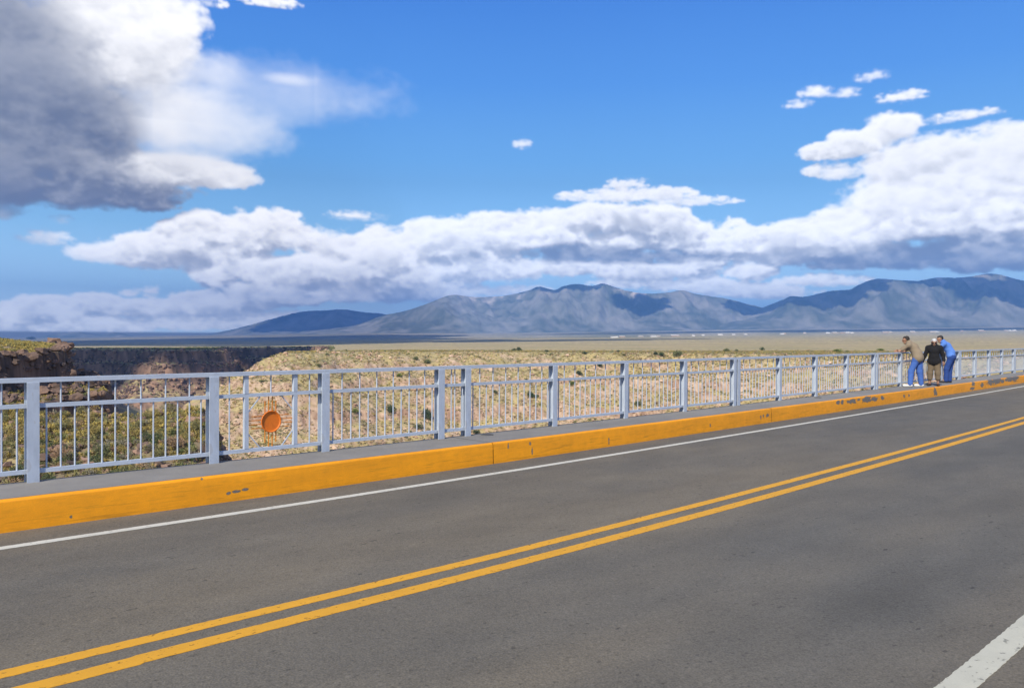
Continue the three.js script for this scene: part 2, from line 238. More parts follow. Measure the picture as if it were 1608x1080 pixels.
const landColor = (x, y, z, up, far, w) => {
  const r = x * RT.x + z * RT.z, f = x * FW.x + z * FW.z, n1 = fbm(r / 7, f / 7, 4), n2 = fbm(r / 60 + 9, f / 60, 3), n3 = fbm(r / 2.2, f / 2.2 + y, 2);
  const big = fbm(r / (40 + far * 0.12), f / (40 + far * 0.12) + 31, 4);
  let c = mix3([0.52, 0.41, 0.18], [0.37, 0.315, 0.15], clamp(0.4 + 2.0 * n2 + 1.2 * n1));
  c = mix3(c, [0.46, 0.35, 0.22], clamp(0.15 + 1.6 * n1 - 1.2 * n2));
  c = mix3(c, mix3([0.26, 0.25, 0.15], [0.46, 0.40, 0.26], clamp(0.5 + 2.2 * big)), sstep(1500, 6000, far));
  if (w > 1.5) c = mix3(c, [0.20, 0.145, 0.095], clamp(0.62 + 1.6 * n3 + 1.2 * n1) * 0.85);
  const bare = clamp((0.86 + 0.25 * n1 + 0.2 * n3 - up) * 6);
  const rock = w > 1.5 ? mix3([0.07, 0.051, 0.042], [0.22, 0.14, 0.098], clamp(0.3 + 1.6 * n3 + 1.5 * n1)) : w > 0.5 ? mix3([0.12, 0.08, 0.06], [0.36, 0.22, 0.145], clamp(0.35 + 2 * n1 + 1.6 * fbm(r / 30, y / 3, 3, 5.5))) : mix3([0.36, 0.22, 0.145], [0.58, 0.42, 0.29], clamp(0.5 + 1.8 * n1 + 1.3 * n3));
  const k = 0.76 + 0.5 * n3; c = mix3(c, rock, bare);
  return [c[0] * k, c[1] * k, c[2] * k];
};
{
  const az = []; for (let a = -180; a < -54; a += 2.5) az.push(a); for (let a = -54; a < -34; a += 0.2) az.push(a); for (let a = -34; a < 34; a += 0.115) az.push(a); for (let a = 34; a < 50; a += 0.3) az.push(a); for (let a = 50; a <= 180.01; a += 2.5) az.push(Math.min(a, 180)); if (az[az.length - 1] < 180) az.push(180);
  const rho = []; let q = 14; while (q < 95) { rho.push(q); q *= 1.012; } while (q < 165) { rho.push(q); q += 0.42; } while (q < 310) { rho.push(q); q *= 1.012; } while (q < 560) { rho.push(q); q += 1.15; } while (q < 760) { rho.push(q); q *= 1.012; } while (q < 1180) { rho.push(q); q += 2.6; } while (q < 18800) { rho.push(q); q *= 1.03; } rho.push(19000);
  const sc = az.map((a) => [Math.sin(a * Math.PI / 180), Math.cos(a * Math.PI / 180)]);
  const g = grid(az.length, rho.length, (i, j) => { const r = sc[i][0] * rho[j], f = sc[i][1] * rho[j]; return plan(r, f, landH(r, f)); },
    (i, j, x, y, z, up) => { const r = sc[i][0] * rho[j], f = sc[i][1] * rho[j]; return landColor(x, y, z, up, rho[j], rho[j] < 1600 ? rimAt(r, f)[2] : 0); });
  structure(new THREE.Mesh(g, new THREE.MeshStandardMaterial({ vertexColors: true, roughness: 1 })), 'ground', 'dry yellow plain cut by a deep rocky gorge');
  console.log('ground', az.length, rho.length);
}

// ------------------------------------------------------------------ mountains
function range(name, label, crest, fc, f0, f1, seed, pale) {
  const x0 = crest[0][0], x1 = crest[crest.length - 1][0], nx = Math.round((x1 - x0) / 2.2), nf = 130;
  const topH = (x) => EYE + (yHor(x) - smoothTable(crest, x)) / FOC * fc;
  const at = (x, f) => {
    const u = f < fc ? (f - f0) / (fc - f0) : 1 - (f - fc) / (f1 - fc), t = tOf(x), base = plainH(t * f0, f0) - 40;
    const r = t * fc, hc = topH(x), hh = Math.max(0, hc - base - 40);
    const fold = ridged(r / 1700 + seed, (f - fc) / 3400 + seed, 5, seed), fine = ridged(r / 450 + seed, f / 850, 4, seed + 4.2);
    const s = Math.pow(sstep(-0.06, 1.0, u * (0.94 + 0.06 * u)), 1.25), side = 4 * s * (1 - s);
    return base + (hc - base) * s + hh * side * (0.46 * fold + 0.17 * fine - 0.13);
  };
  const xs = (i) => x0 + (x1 - x0) * i / nx, fs = (j) => lerp(f0, f1, Math.pow(j / nf, 0.92));
  const cap = []; for (let i = 0; i <= nx; i++) { const x = xs(i); cap.push((yHor(x) - smoothTable(crest, x) ) / FOC + 0.00035 * ns(x / 3.1, seed) + 0.0004 * ns(x / 9, seed)); }
  const g = grid(nx + 1, nf + 1, (i, j) => { const x = xs(i), f = fs(j); return plan(tOf(x) * f, f, Math.min(at(x, f), EYE + cap[i] * f)); },
    (i, j, px, y, pz, up) => {
      const r = px * RT.x + pz * RT.z, f = px * FW.x + pz * FW.z, n = fbm(r / 620 + seed, f / 1000, 5), m = fbm(r / 170, f / 280 + seed, 3), hi = (y - plainH(tOf(xs(i)) * 15000, 15000)) / 1050;
      let c = mix3([0.10, 0.12, 0.085], [0.34, 0.32, 0.27], clamp(0.42 + 1.5 * n + 1.1 * m));
      c = mix3(c, [0.44, 0.35, 0.25], clamp((hi - 0.62) * 2 + 1.6 * n + 0.8 * m) * 0.8);
      for (const [cx, cf, rx, rf] of pale) { const q = 1 - Math.hypot((r - cx) / rx, (f - cf) / rf) + 1.3 * m + 0.7 * n; c = mix3(c, [0.66, 0.56, 0.46], clamp(q * 2.5) * clamp(0.5 + 3 * ns(r / 120, f / 160))); }
      return c;
    });
  structure(new THREE.Mesh(g, new THREE.MeshStandardMaterial({ vertexColors: true, roughness: 1 })), name, label);
}
range('mountain_range', 'long rugged mountain range in the middle of the horizon', [[470, 521], [520, 516], [560, 510], [600, 496], [640, 487], [680, 473], [708, 463], [740, 466], [770, 466], [800, 463], [830, 456], [845, 450], [870, 455], [885, 449], [905, 446], [930, 449], [945, 445], [965, 451], [990, 458], [1020, 461], [1050, 459], [1072, 456], [1090, 461], [1120, 466], [1150, 471], [1180, 479], [1210, 485], [1240, 492], [1290, 500], [1340, 508]], 15000, 10200, 18400, 3.7, [[-430, 14300, 640, 1000], [1850, 13900, 640, 860]]);
range('mountain_range', 'low blue ridge behind, at the left end of the mountains', [[290, 527], [320, 525], [360, 518], [400, 508], [440, 497], [470, 490], [510, 487], [540, 486], [570, 490], [595, 492], [640, 500], [700, 510], [760, 516]], 17600, 14200, 19500, 8.1, []);
range('mountain_range', 'high broad mountain massif with pale rock scar at the right', [[1130, 505], [1170, 494], [1200, 482], [1230, 470], [1242, 465], [1262, 466], [1290, 460], [1310, 456], [1335, 454], [1350, 446], [1375, 438], [1400, 439], [1440, 441], [1470, 436], [1500, 436], [1525, 434], [1550, 430], [1570, 431], [1590, 437], [1608, 441], [1650, 450], [1750, 462], [1850, 455], [2000, 475], [2200, 495]], 14000, 9800, 18000, 14.9, [[6390, 12640, 560, 520]]);
range('hill', 'small pale blue hills on the far left horizon', [[40, 531], [70, 527], [90, 523.5], [110, 522], [127, 521], [145, 524], [160, 525], [180, 522], [193, 524], [215, 529], [235, 531]], 15500, 14200, 17000, 21.3, []);
range('hill', 'small dark round hill far out on the plain', [[615, 535], [640, 532], [655, 528.5], [672, 527.5], [690, 529], [715, 532.5], [735, 535]], 8000, 7600, 8500, 27.7, []);
console.log('mountains done');

// ------------------------------------------------------------------ air
scene.fog = new THREE.FogExp2(rgb(0.20, 0.47, 1.0), 7.8e-5);

// ------------------------------------------------------------------ clouds overhead whose shadows lie on the land
function cloudOver(label, px, f, rr, rf, high, seed) {
  const rnd = rngOf(seed), S = plan(tOf(px) * f, f, 0), parts = [], k = high / sunDir.y;
  for (let i = 0; i < 26; i++) {
    const a = rnd() * 6.283, q = Math.sqrt(rnd()) * 0.86, s = lerp(0.2, 0.42, rnd());
    const g = new THREE.IcosahedronGeometry(1, 3), P = g.attributes.position;
    for (let v = 0; v < P.count; v++) { const x = P.getX(v), y = P.getY(v), z = P.getZ(v), n = 1 + 0.55 * fbm(x * 2.2 + seed + i, y * 2.2 + z * 1.7, 3); P.setXYZ(v, x * n, Math.max(y, -0.25) * n, z * n); }
    g.scale(rr * s, Math.min(rr, rf) * s * 0.5, rf * s); g.translate(Math.cos(a) * q * rr, rnd() * Math.min(rr, rf) * 0.08, Math.sin(a) * q * rf); parts.push(g);
  }
  const g = mergeVertices(mergeGeometries(parts)); g.deleteAttribute('uv'); g.computeVertexNormals();
  const o = new THREE.Mesh(g, cloudMat); o.position.copy(S).addScaledVector(sunDir, k); o.rotation.y = YAW - Math.PI / 2;
  structure(o, 'cloud', label);
}
const cloudMat = mat(rgb(0.9, 0.9, 0.9), 1);
cloudOver('broad cloud overhead shading the far plain on the left', 270, 5500, 2200, 3700, 4200, 5);
cloudOver('cloud overhead shading the left of the far gorge', 165, 850, 115, 120, 1300, 6);
cloudOver('cloud overhead shading the far gorge behind the promontory', 408, 1060, 75, 120, 1300, 7);
cloudOver('cloud overhead shading the belt beyond the yellow plain', 640, 2500, 800, 700, 1900, 8);
cloudOver('cloud overhead shading the foot of the right mountains', 1360, 8000, 3000, 1200, 4200, 9);
cloudOver('cloud over the highest peaks of the middle range', 925, 14700, 930, 930, 6500, 10);
cloudOver('cloud over the middle range slope', 1035, 13200, 570, 570, 6000, 11);
cloudOver('cloud over the saddle between the two ranges', 1275, 13100, 1080, 1080, 6000, 12);
cloudOver('cloud over the right end of the massif', 1590, 12900, 1300, 1900, 6000, 13);
cloudOver('cloud over the left summit of the massif', 1390, 13600, 650, 650, 6000, 14);
cloudOver('cloud over the low left ridge', 520, 16600, 1600, 1500, 7500, 15);

// ------------------------------------------------------------------ bridge: the deck bends very slightly in plan
const BEND = [[-4, -0.33], [0, -0.12], [2, -0.035], [5, 0.10], [7.5, 0.16], [10, 0.19], [15, 0.20], [20, 0.175], [25, 0.13], [30, 0.075], [40, -0.07], [50, -0.23]];
const bend = (x) => smoothTable(BEND, x);
const SHIFT = [[2, 0.05], [5, -0.10], [10, -0.195], [15, -0.20], [20, -0.165], [25, -0.115], [30, -0.06], [40, 0.04], [50, 0.1]];
const along = (x) => x + smoothTable(SHIFT, x);
const B = (x, d, y) => new THREE.Vector3(x, y, -d + bend(x));
const span = (a, b, s) => { const o = []; for (let x = a; x < b - 1e-6; x += s) o.push(x); o.push(b); return o; };
function ribbon(xs, profile, color) {                  // a profile of [d, y] points swept along the bridge; uv in metres
  const len = [0]; for (let k = 1; k < profile.length; k++) len.push(len[k - 1] + Math.hypot(profile[k][0] - profile[k - 1][0], profile[k][1] - profile[k - 1][1]));
  return grid(xs.length, profile.length, (i, j) => B(xs[i], profile[j][0], profile[j][1]), color && ((i, j) => color(xs[i], profile[j][0])), (i, j) => [xs[i], len[j]]);
}
const LONG = [...span(-120, -12, 6), ...span(-11.9, 46, 0.14), ...span(47, 120, 1), ...span(124, 330, 6)];
const ROUGH = [...span(-120, -12, 6), ...span(-11.5, 60, 0.5), ...span(62, 330, 4)];
{ // asphalt
  const rnd = rngOf(41), n = 1024, m = 7;
  const fleck = new Float32Array(n * n);
  const stamp = (x, y, rx, ry, v) => { for (let j = -Math.ceil(ry); j <= ry; j++) for (let i = -Math.ceil(rx); i <= rx; i++) if ((i / rx) ** 2 + (j / ry) ** 2 < 1 - 0.5 * rnd()) fleck[(((y + j) | 0) + n) % n * n + (((x + i) | 0) + n) % n] += v; };
  for (let k = 0; k < 26000; k++) stamp(rnd() * n, rnd() * n, 0.8 + rnd() * 1.8, 0.8 + rnd() * 1.2, (rnd() - 0.54) * 0.5);
  for (let k = 0; k < 420; k++) stamp(rnd() * n, rnd() * n, 1.5 + rnd() * rnd() * 8, 0.9 + rnd() * 1.6, -0.2 - 0.35 * rnd());
  for (let k = 0; k < 26; k++) { let x = rnd() * n, y = rnd() * n; const g = 8 + rnd() * 26 | 0; for (let i = 0; i < g; i++) { stamp(x, y, 1.1, 0.8, -0.22); x += 2.4; y += (rnd() - 0.5) * 1.6; } }
  for (let k = 0; k < 70; k++) stamp(rnd() * n, rnd() * n, 1.2 + rnd() * 2, 1 + rnd() * 1.4, 0.35);
  const wrap = (f) => (i, j) => { const u = i / n, v = j / n, s = (a, b) => f(a, b), w = (x) => x * x * (3 - 2 * x); return lerp(lerp(s(u, v), s(u - 1, v), w(u)), lerp(s(u, v - 1), s(u - 1, v - 1), w(u)), w(v)); };
  const soft = wrap((u, v) => fbm(u * 9, v * 16, 4));
  const tex = dataTex(n, n, (i, j) => { const g = (rnd() - 0.5) * 0.6, v = 0.72 * (1 + g + fleck[j * n + i] + 0.16 * soft(i, j)); return [v, v, v]; }, false);
  const bump = dataTex(n, n, (i, j) => { const v = 0.5 + (rnd() - 0.5) * 0.7 + fleck[j * n + i] * 0.5; return [v, v, v]; }, false);
  for (const t of [tex, bump]) t.repeat.set(1 / m, 1 / m);
  const ds = []; for (let d = 0.73; d < 8.9; d += 0.1) ds.push(d); ds.push(8.905);
  const stain = [[930, 770, 0.5, 0.1, 0.16], [1350, 945, 0.5, 0.16, 0.3], [930, 875, 0.5, 0.08, 0.2], [1110, 845, 0.6, 0.1, 0.22], [1240, 790, 0.9, 0.12, 0.25], [1590, 785, 0.9, 0.2, 0.3], [700, 775, 0.7, 0.15, 0.12], [500, 800, 0.6, 0.2, 0.12], [1290, 700, 1.2, 0.2, 0.12]].map(([x, y, a, b, k]) => { const p = onLevel(x, y, 0); return [p.x, -(p.z - bend(p.x)), a, b, k]; });
  const g = ribbon(LONG, ds.map((d) => [d, 0]), (x, d) => {
    const big = fbm(x / 2.6, d / 1.1, 4), wide = fbm(x / 9 + 4, d / 2.4, 3), fine = fbm(x / 0.7, d / 0.25, 3);
    let k = 1 + 0.26 * big + 0.26 * wide + 0.22 * fine;
    for (const [sx, sd, a, b, q] of stain) { const e = Math.hypot((x - sx) / (a * 1.6), (d - sd) / (b * 2)) + 0.5 * big + 0.35 * fine; k -= q * 0.7 * clamp(1.1 - e) * clamp(0.7 + 2.2 * fine); }
    const tracks = 0.06 * (Math.exp(-(((d - 6.1) / 0.35) ** 2)) + Math.exp(-(((d - 7.5) / 0.35) ** 2)) + Math.exp(-(((d - 2.6) / 0.4) ** 2)) + Math.exp(-(((d - 4.1) / 0.35) ** 2))) * (1 + 2 * wide);
    k -= tracks;
    const dust = clamp((0.5 + 1.5 * big + fine) * Math.exp(-Math.abs(8.9 - d) / 0.3)) * 0.35;         // grit along the gutter
    const warm = clamp(0.5 + 1.5 * wide + 0.6 * big);
    return [k * lerp(0.150, 0.176, warm) + dust * 0.05, k * lerp(0.142, 0.150, warm) + dust * 0.04, k * lerp(0.122, 0.108, warm) + dust * 0.02];
  });
  structure(new THREE.Mesh(g, new THREE.MeshStandardMaterial({ vertexColors: true, map: tex, bumpMap: bump, bumpScale: 0.004, roughness: 0.93 })), 'road', 'worn grey-brown asphalt road');
}
// painted lines, a little ragged at the edges
const wornTex = (() => { const rnd = rngOf(77), n = 512; const t = dataTex(n, n, (i, j) => { const w = fbm(i / 22, j / 9, 4) + 0.5 * fbm(i / 5, j / 4, 2, 4.4), k = 0.93 + (rnd() - 0.5) * 0.12 + 0.14 * fbm(i / 60, j / 40, 3); const c = w > 0.36 ? 0.45 : w > 0.31 ? 0.75 : 1; return [k * c, k * c, k * c]; }, false); t.repeat.set(0.6, 1.6); return t; })();
function paintLine(name, label, d, w, c, seed, steps = 0) {
  const xs = [...span(-120, -6, 6), ...span(-5.97, 45, 0.03), ...span(45.5, 330, 1.5)], rnd = rngOf(seed), off = xs.map((x) => 0.012 * fbm(x / 3, seed, 3) + steps * Math.round(1.8 * fbm(x / 1.6, seed + 3, 2)) * 0.012);
  const e0 = xs.map(() => (rnd() - 0.5) * 0.007), e1 = xs.map(() => (rnd() - 0.5) * 0.007);
  const g = grid(xs.length, 4, (i, j) => B(xs[i], d + off[i] + (j < 2 ? -w / 2 + e0[i] : w / 2 + e1[i]), j === 0 || j === 3 ? 0.001 : 0.005), null, (i, j) => [xs[i], j * 0.04 + d]);
  structure(new THREE.Mesh(g, mat(c, 0.75, { map: wornTex })), name, label);
}
paintLine('white_edge_line', 'thin white edge line along the far kerb', 8.26, 0.1, rgb(0.56, 0.55, 0.48), 3);
paintLine('yellow_centre_line', 'farther of the two yellow centre lines', 5.17, 0.115, rgb(0.66, 0.325, 0.015), 5, 0.4);
paintLine('yellow_centre_line', 'nearer of the two yellow centre lines', 4.875, 0.135, rgb(0.66, 0.325, 0.015), 9, 1);
paintLine('white_edge_line', 'white edge line on the near side of the road', 1.49, 0.16, rgb(0.50, 0.49, 0.40), 13);

// footways: concrete with a broom finish, and the deck under it all
const concrete = (() => { const rnd = rngOf(19); const t = dataTex(512, 512, (i, j) => { const v = 0.86 + (rnd() - 0.5) * 0.14 + 0.16 * fbm(i / 70, j / 70, 4) + 0.07 * fbm(i / 9, j / 2.5, 2); return [v, v, v * 0.99]; }, false); t.repeat.set(0.5, 0.5); return t; })();
const walkMat = mat(rgb(0.235, 0.222, 0.205), 0.95, { map: concrete, vertexColors: true });
const blotch = (x, d) => { const k = 1 + 0.35 * fbm(x / 1.7, d / 0.6, 4) + 0.2 * fbm(x / 6, d / 2 + 7, 2); return [k, k, k * 0.99]; };
const bay = [-36.5, -25.2, -8.28, 0.23, 8.36, 17.03, 25.62, 34.3, 42.9, 51.5, 60, 68.6];          // joints in kerb and footway
{
  const walk = new THREE.Group();
  for (let i = 0; i + 1 < bay.length; i++) part('slab', ribbon(span(bay[i] + 0.008, bay[i + 1] - 0.008, 0.2), [[8.962, 0.25], [8.962, WALK - 0.004], [8.97, WALK], [9.3, WALK], [9.7, WALK], [9.885, WALK], [9.89, WALK - 0.006], [9.89, 0.1]], blotch), walkMat, walk);
  part('slab', ribbon(span(68.62, 330, 5), [[8.962, 0.25], [8.97, WALK], [9.89, WALK], [9.89, 0.1]], blotch), walkMat, walk);
  structure(walk, 'footway', 'grey concrete footway behind the orange kerb');
  structure(new THREE.Mesh(ribbon(ROUGH, [[0.73, -0.05], [0.72, 0.29], [0.69, WALK], [-1.3, WALK], [-1.3, -0.6]], blotch), walkMat), 'near_footway', 'concrete footway on the near side of the road');
  structure(new THREE.Mesh(ribbon(ROUGH, [[8.95, 0.24], [9.88, 0.24], [9.88, -0.55], [9.2, -0.6], [9.2, -2.0], [8.9, -2.0], [8.9, -0.6], [0.2, -0.6], [0.2, -2.0], [-0.1, -2.0], [-0.1, -0.6], [-1.28, -0.55]], blotch), walkMat), 'bridge_deck', 'concrete bridge deck on steel girders');
}
{ // the far kerb: orange paint, chipped in places
  const kerb = new THREE.Group();
  const chips = [];                                    // x along, height 0..1, half length, half height
  const chip = (px, v, a, b) => chips.push([xAt(px, 8.7), v, a, b]);
  for (const [px, v, a, b] of [[1319, .75, .12, .18], [1326, .72, .1, .2], [1342, .7, .3, .2], [1352, .72, .12, .1], [1366, .66, .4, .22], [1376, .62, .3, .2], [1390, .6, .12, .2], [1425, .5, .07, .15], [1433, .5, .07, .15], [1475, .55, .12, .36], [1477, .3, .1, .2], [1538, .75, .2, .3], [1536, .25, .25, .2], [1552, .5, .2, .25], [1566, .72, .5, .4], [1576, .8, .9, .42], [1585, .6, .3, .2], [1592, .7, .3, .2], [1598, .75, .5, .35], [1606, .75, .6, .4], [1196, .45, .03, .14], [1200, .5, .03, .1], [1207, .5, .06, .12], [1116, .4, .02, .12], [800, .75, .012, .12], [834, .72, .02, .1], [837, .35, .014, .18], [957, .3, .015, .2], [366, .3, .03, .05], [378, .33, .05, .05], [392, .36, .04, .05], [120, .2, .012, .05], [325, .92, .012, .04]]) chip(px, v, a, b);
  for (let i = 0; i + 1 < bay.length; i++) {
    const a = bay[i] + 0.006, b = bay[i + 1] - 0.006, n = b > 0 && a < 30 ? 1024 : 256, hgt = 64, rnd = rngOf(300 + i), mine = chips.filter((c) => c[0] > a - 1 && c[0] < b + 1);
    const tex = dataTex(n, hgt, (p, q) => {
      const x = lerp(a, b, p / n), v = q / hgt; let gone = -0.62 + 0.75 * fbm(x * 3 + i, v * 3, 4) + (x > 36 ? 0.14 : 0);
      for (const [cx, cv, ca, cb] of mine) { const e = Math.hypot((x - cx) / ca, (v - cv) / cb); if (e < 2) gone = Math.max(gone, 1 - e + 1.1 * fbm(x * 6, v * 5, 3, 2.2)); }
      const k = 0.97 + (rnd() - 0.5) * 0.05 + 0.10 * fbm(x * 0.8, v * 1.4, 3) + 0.05 * fbm(x * 9, v * 2, 2), dirt = clamp((fbm(x * 5, v * 7, 3, 8.8) - 0.06 + 0.32 * (v < 0.1)) * 2) * 0.5;
      const scuff = clamp((fbm(x * 2.2, v * 16, 4, 6.6) - 0.16) * 5) * 0.22 * clamp(1.3 - v);
      const paint = mix3(mix3([0.955 * k, 0.625 * k, 0.02], [0.62, 0.42, 0.12], dirt * 0.38), [0.40, 0.30, 0.16], scuff), bare = 0.44 + (rnd() - 0.5) * 0.12;
      return gone > 0.05 ? [bare, bare * 0.95, bare * 0.88] : gone > -0.02 ? mix3(paint, [0.4, 0.3, 0.2], 0.5) : paint;
    }, true, false);
    const g = ribbon(span(a, b, 0.06), [[8.888, -0.05], [8.888, 0.012], [8.892, 0.15], [8.897, 0.285], [8.905, 0.303], [8.92, WALK + 0.002], [8.957, WALK + 0.003], [8.957, 0.2]]);
    const U = g.attributes.uv, P = g.attributes.position; for (let k = 0; k < U.count; k++) { const y = P.getY(k), x = P.getX(k); U.setXY(k, (x - a) / (b - a), clamp(y / 0.32, 0.01, 0.985)); if (y > 0.27) P.setY(k, y + 0.005 * fbm(x * 1.3, i, 3)); P.setZ(k, P.getZ(k) + 0.006 * fbm(x * 0.9, y * 3 + i, 3)); }
    g.computeVertexNormals();
    part('kerb_stone', g, mat(0xffffff, 0.6, { map: tex }), kerb);
  }
  structure(kerb, 'kerb', 'high kerb painted orange-yellow with chipped paint');
}
for (const [px, py, label] of [[765, 683, 'dark oval drain in the footway by the railing gap'], [1285, 624.5, 'dark drain in the footway below the fourth railing post from the double post']]) {
  const p = onLevel(px, py, WALK), o = new THREE.Group(); o.position.copy(p); add(o, 'drain_cover'); tag(o, label, 'drain');
  part('frame', new THREE.TorusGeometry(0.105, 0.012, 6, 20).rotateX(-Math.PI / 2).scale(1, 0.7, 0.75).translate(0, 0.004, 0), mat(rgb(0.1, 0.1, 0.1), 0.7), o);
  part('grate', new THREE.CylinderGeometry(0.1, 0.1, 0.008, 20).scale(1, 1, 0.75).translate(0, 0.003, 0), mat(rgb(0.02, 0.02, 0.022), 0.8), o);
  lit(o);
}

// ------------------------------------------------------------------ railing
const railPaint = (() => { const rnd = rngOf(5); const t = dataTex(256, 256, (i, j) => { const w = fbm(i / 30, j / 60, 4), k = 0.95 + (rnd() - 0.5) * 0.08 + 0.3 * w; return w > 0.34 ? [k * 0.86, k * 0.82, k * 0.78] : [k, k, k]; }, false); return t; })();
const steel = mat(rgb(0.455, 0.51, 0.585), 0.55, { map: railPaint });
const orange = mat(rgb(0.72, 0.17, 0.008), 0.6, { map: railPaint }), rust = mat(rgb(0.62, 0.20, 0.012), 0.65, { map: railPaint });
const HB = 1.075, RD = 9.81;
const postGeo = (() => {                               // wide-flange post, flanges towards and away from the road
  const s = new THREE.Shape(), w = 0.058, d = 0.056, tf = 0.009, tw = 0.007;
  s.moveTo(-w, -d); s.lineTo(w, -d); s.lineTo(w, -d + tf); s.lineTo(tw, -d + tf); s.lineTo(tw, d - tf); s.lineTo(w, d - tf); s.lineTo(w, d); s.lineTo(-w, d); s.lineTo(-w, d - tf); s.lineTo(-tw, d - tf); s.lineTo(-tw, -d + tf); s.lineTo(-w, -d + tf); s.closePath();
  return new THREE.ExtrudeGeometry(s, { depth: HB, bevelEnabled: true, bevelSize: 0.0015, bevelThickness: 0.0015, bevelSegments: 1 }).rotateX(-Math.PI / 2);
})();
const rodGeo = (h) => new THREE.CylinderGeometry(0.0095, 0.0095, h, 8);
const rodLow = rodGeo(0.662), rodUp = rodGeo(0.23);
function bar(a, b, w, h) {                             // rectangular tube from a to b with slightly rounded edges
  const len = a.distanceTo(b), s = new THREE.Shape(), x = w / 2 - 0.003, y = h / 2 - 0.003; s.moveTo(-x, -y); s.lineTo(x, -y); s.lineTo(x, y); s.lineTo(-x, y); s.closePath();
  const g = new THREE.ExtrudeGeometry(s, { depth: len, bevelEnabled: true, bevelSize: 0.003, bevelThickness: 0.0005, bevelSegments: 2 });
  g.applyMatrix4(new THREE.Matrix4().lookAt(b, a, Math.abs(b.y - a.y) > 0.9 * len ? new THREE.Vector3(0, 0, 1) : UPV)); g.translate(a.x, a.y, a.z); return g;
}
function railing(label, posts, x0, x1, emblem = -1) {
  const o = new THREE.Group(), base = B(along(posts[0]), RD, WALK); o.position.copy(base);
  const L = (x, y, dz = 0) => B(along(x), RD, WALK + y).sub(base).add(new THREE.Vector3(0, 0, dz));
  for (const x of posts) { const p = L(x, 0.0), q = part('post', postGeo, steel, o); q.position.copy(p); }
  const rail = (name, a, b, y, h, w) => part(name, bar(L(a, y), L(b, y), w, h), steel, o);
  const stops = [x0, ...posts, x1];
  for (let i = 0; i + 1 < stops.length; i++) {
    const a = stops[i], b = stops[i + 1], inner = i > 0 && i + 2 < stops.length; if (b - a < 0.02) continue;
    const ga = i > 0 ? 0.009 : 0, gb = i + 2 < stops.length ? 0.009 : 0;
    rail('top_rail', a + (i ? 0.001 : 0), b - 0.001, 1.1, 0.048, 0.1); rail('middle_rail', a + ga, b - gb, 0.8225, 0.044, 0.05); rail('bottom_rail', a + ga, b - gb, 0.1155, 0.044, 0.05);
    const rod = (x, low, up) => { if (low) part('baluster', rodLow, steel, o).position.copy(L(x, 0.469)); if (up) part('baluster', rodUp, steel, o).position.copy(L(x, 0.9605)); };
    if (!inner) { if (b - a > 0.15) { const e = i ? b - 0.03 : a + 0.03; rod(e, true, true); rod(lerp(a, b, i ? 0.3 : 0.72), true, false); } continue; }
    if (i - 1 !== emblem) { for (let k = 1; k < 14; k++) rod(lerp(a, b, k / 14), true, k % 2 === 0); continue; }
    rod(lerp(a, b, 0.14), true, true); rod(lerp(a, b, 0.86), true, true); rod(lerp(a, b, 0.5), false, true);
    for (const u of [0.28, 0.72]) { part('inner_post', bar(L(lerp(a, b, u), 0.139), L(lerp(a, b, u), 0.799), 0.055, 0.05), steel, o); part('inner_post', bar(L(lerp(a, b, u), 0.846), L(lerp(a, b, u), 1.075), 0.055, 0.05), steel, o); }
    // the sun sign: dished disc with four groups of four rays
    const E = new THREE.Group(); E.name = 'sun_emblem'; E.position.copy(L(lerp(a, b, 0.5), 0.466, 0.012)); o.add(E);
    const prof = [[0, -0.012], [0.118, -0.012], [0.126, -0.002], [0.134, 0.006], [0.142, 0.004], [0.144, -0.004], [0.136, -0.02], [0, -0.024]].map(([r, y]) => new THREE.Vector2(r, y));
    part('disc', new THREE.LatheGeometry(prof, 40).rotateX(Math.PI / 2), orange, E);
    const wide = (b - a) * 0.22 - 0.03;
    for (const s of [-1, 1]) for (let k = 0; k < 4; k++) {
      const q = (k - 1.5) * 0.052, long = k === 1 || k === 2;
      part('ray', bar(new THREE.Vector3(q, s * 0.10, -0.022), new THREE.Vector3(q, s * (long ? 0.328 : 0.272), -0.022), 0.011, 0.011), rust, E);
      part('ray', bar(new THREE.Vector3(s * 0.10, q, -0.022), new THREE.Vector3(s * (long ? wide : wide - 0.06), q, -0.022), 0.011, 0.011), rust, E);
      if (k < 2) part('brace', bar(new THREE.Vector3(s * (wide - 0.17), (k ? 1 : -1) * 0.33, -0.012), new THREE.Vector3(s * wide, (k ? 1 : -1) * 0.13, -0.012), 0.012, 0.012), steel, E);
    }
  }
  add(o, 'railing'); tag(o, label, 'railing', 'sections of railing along the bridge');
}
const run = (a, n = 5, s = 2.0806) => Array.from({ length: n }, (_, i) => a + i * s);
railing('pale blue-grey railing section running out of the picture at the left', run(-8.1), -8.2, 0.3);
railing('pale blue-grey railing section with the orange sun emblem', [0.41, 2.49, 4.57, 6.177, 8.257], 0.32, 8.528, 2);
railing('pale blue-grey railing section right of the expansion gap', run(8.81), 8.54, 17.215);
railing('pale blue-grey railing section between the two nearer double posts', run(17.31), 17.225, 25.715);
railing('pale blue-grey railing section the leaning people stand at', run(25.82), 25.725, 34.22);
railing('pale blue-grey railing section right of the people', run(34.32), 34.23, 42.73);
railing('farthest pale blue-grey railing section at the right edge', run(42.83), 42.74, 51.24);

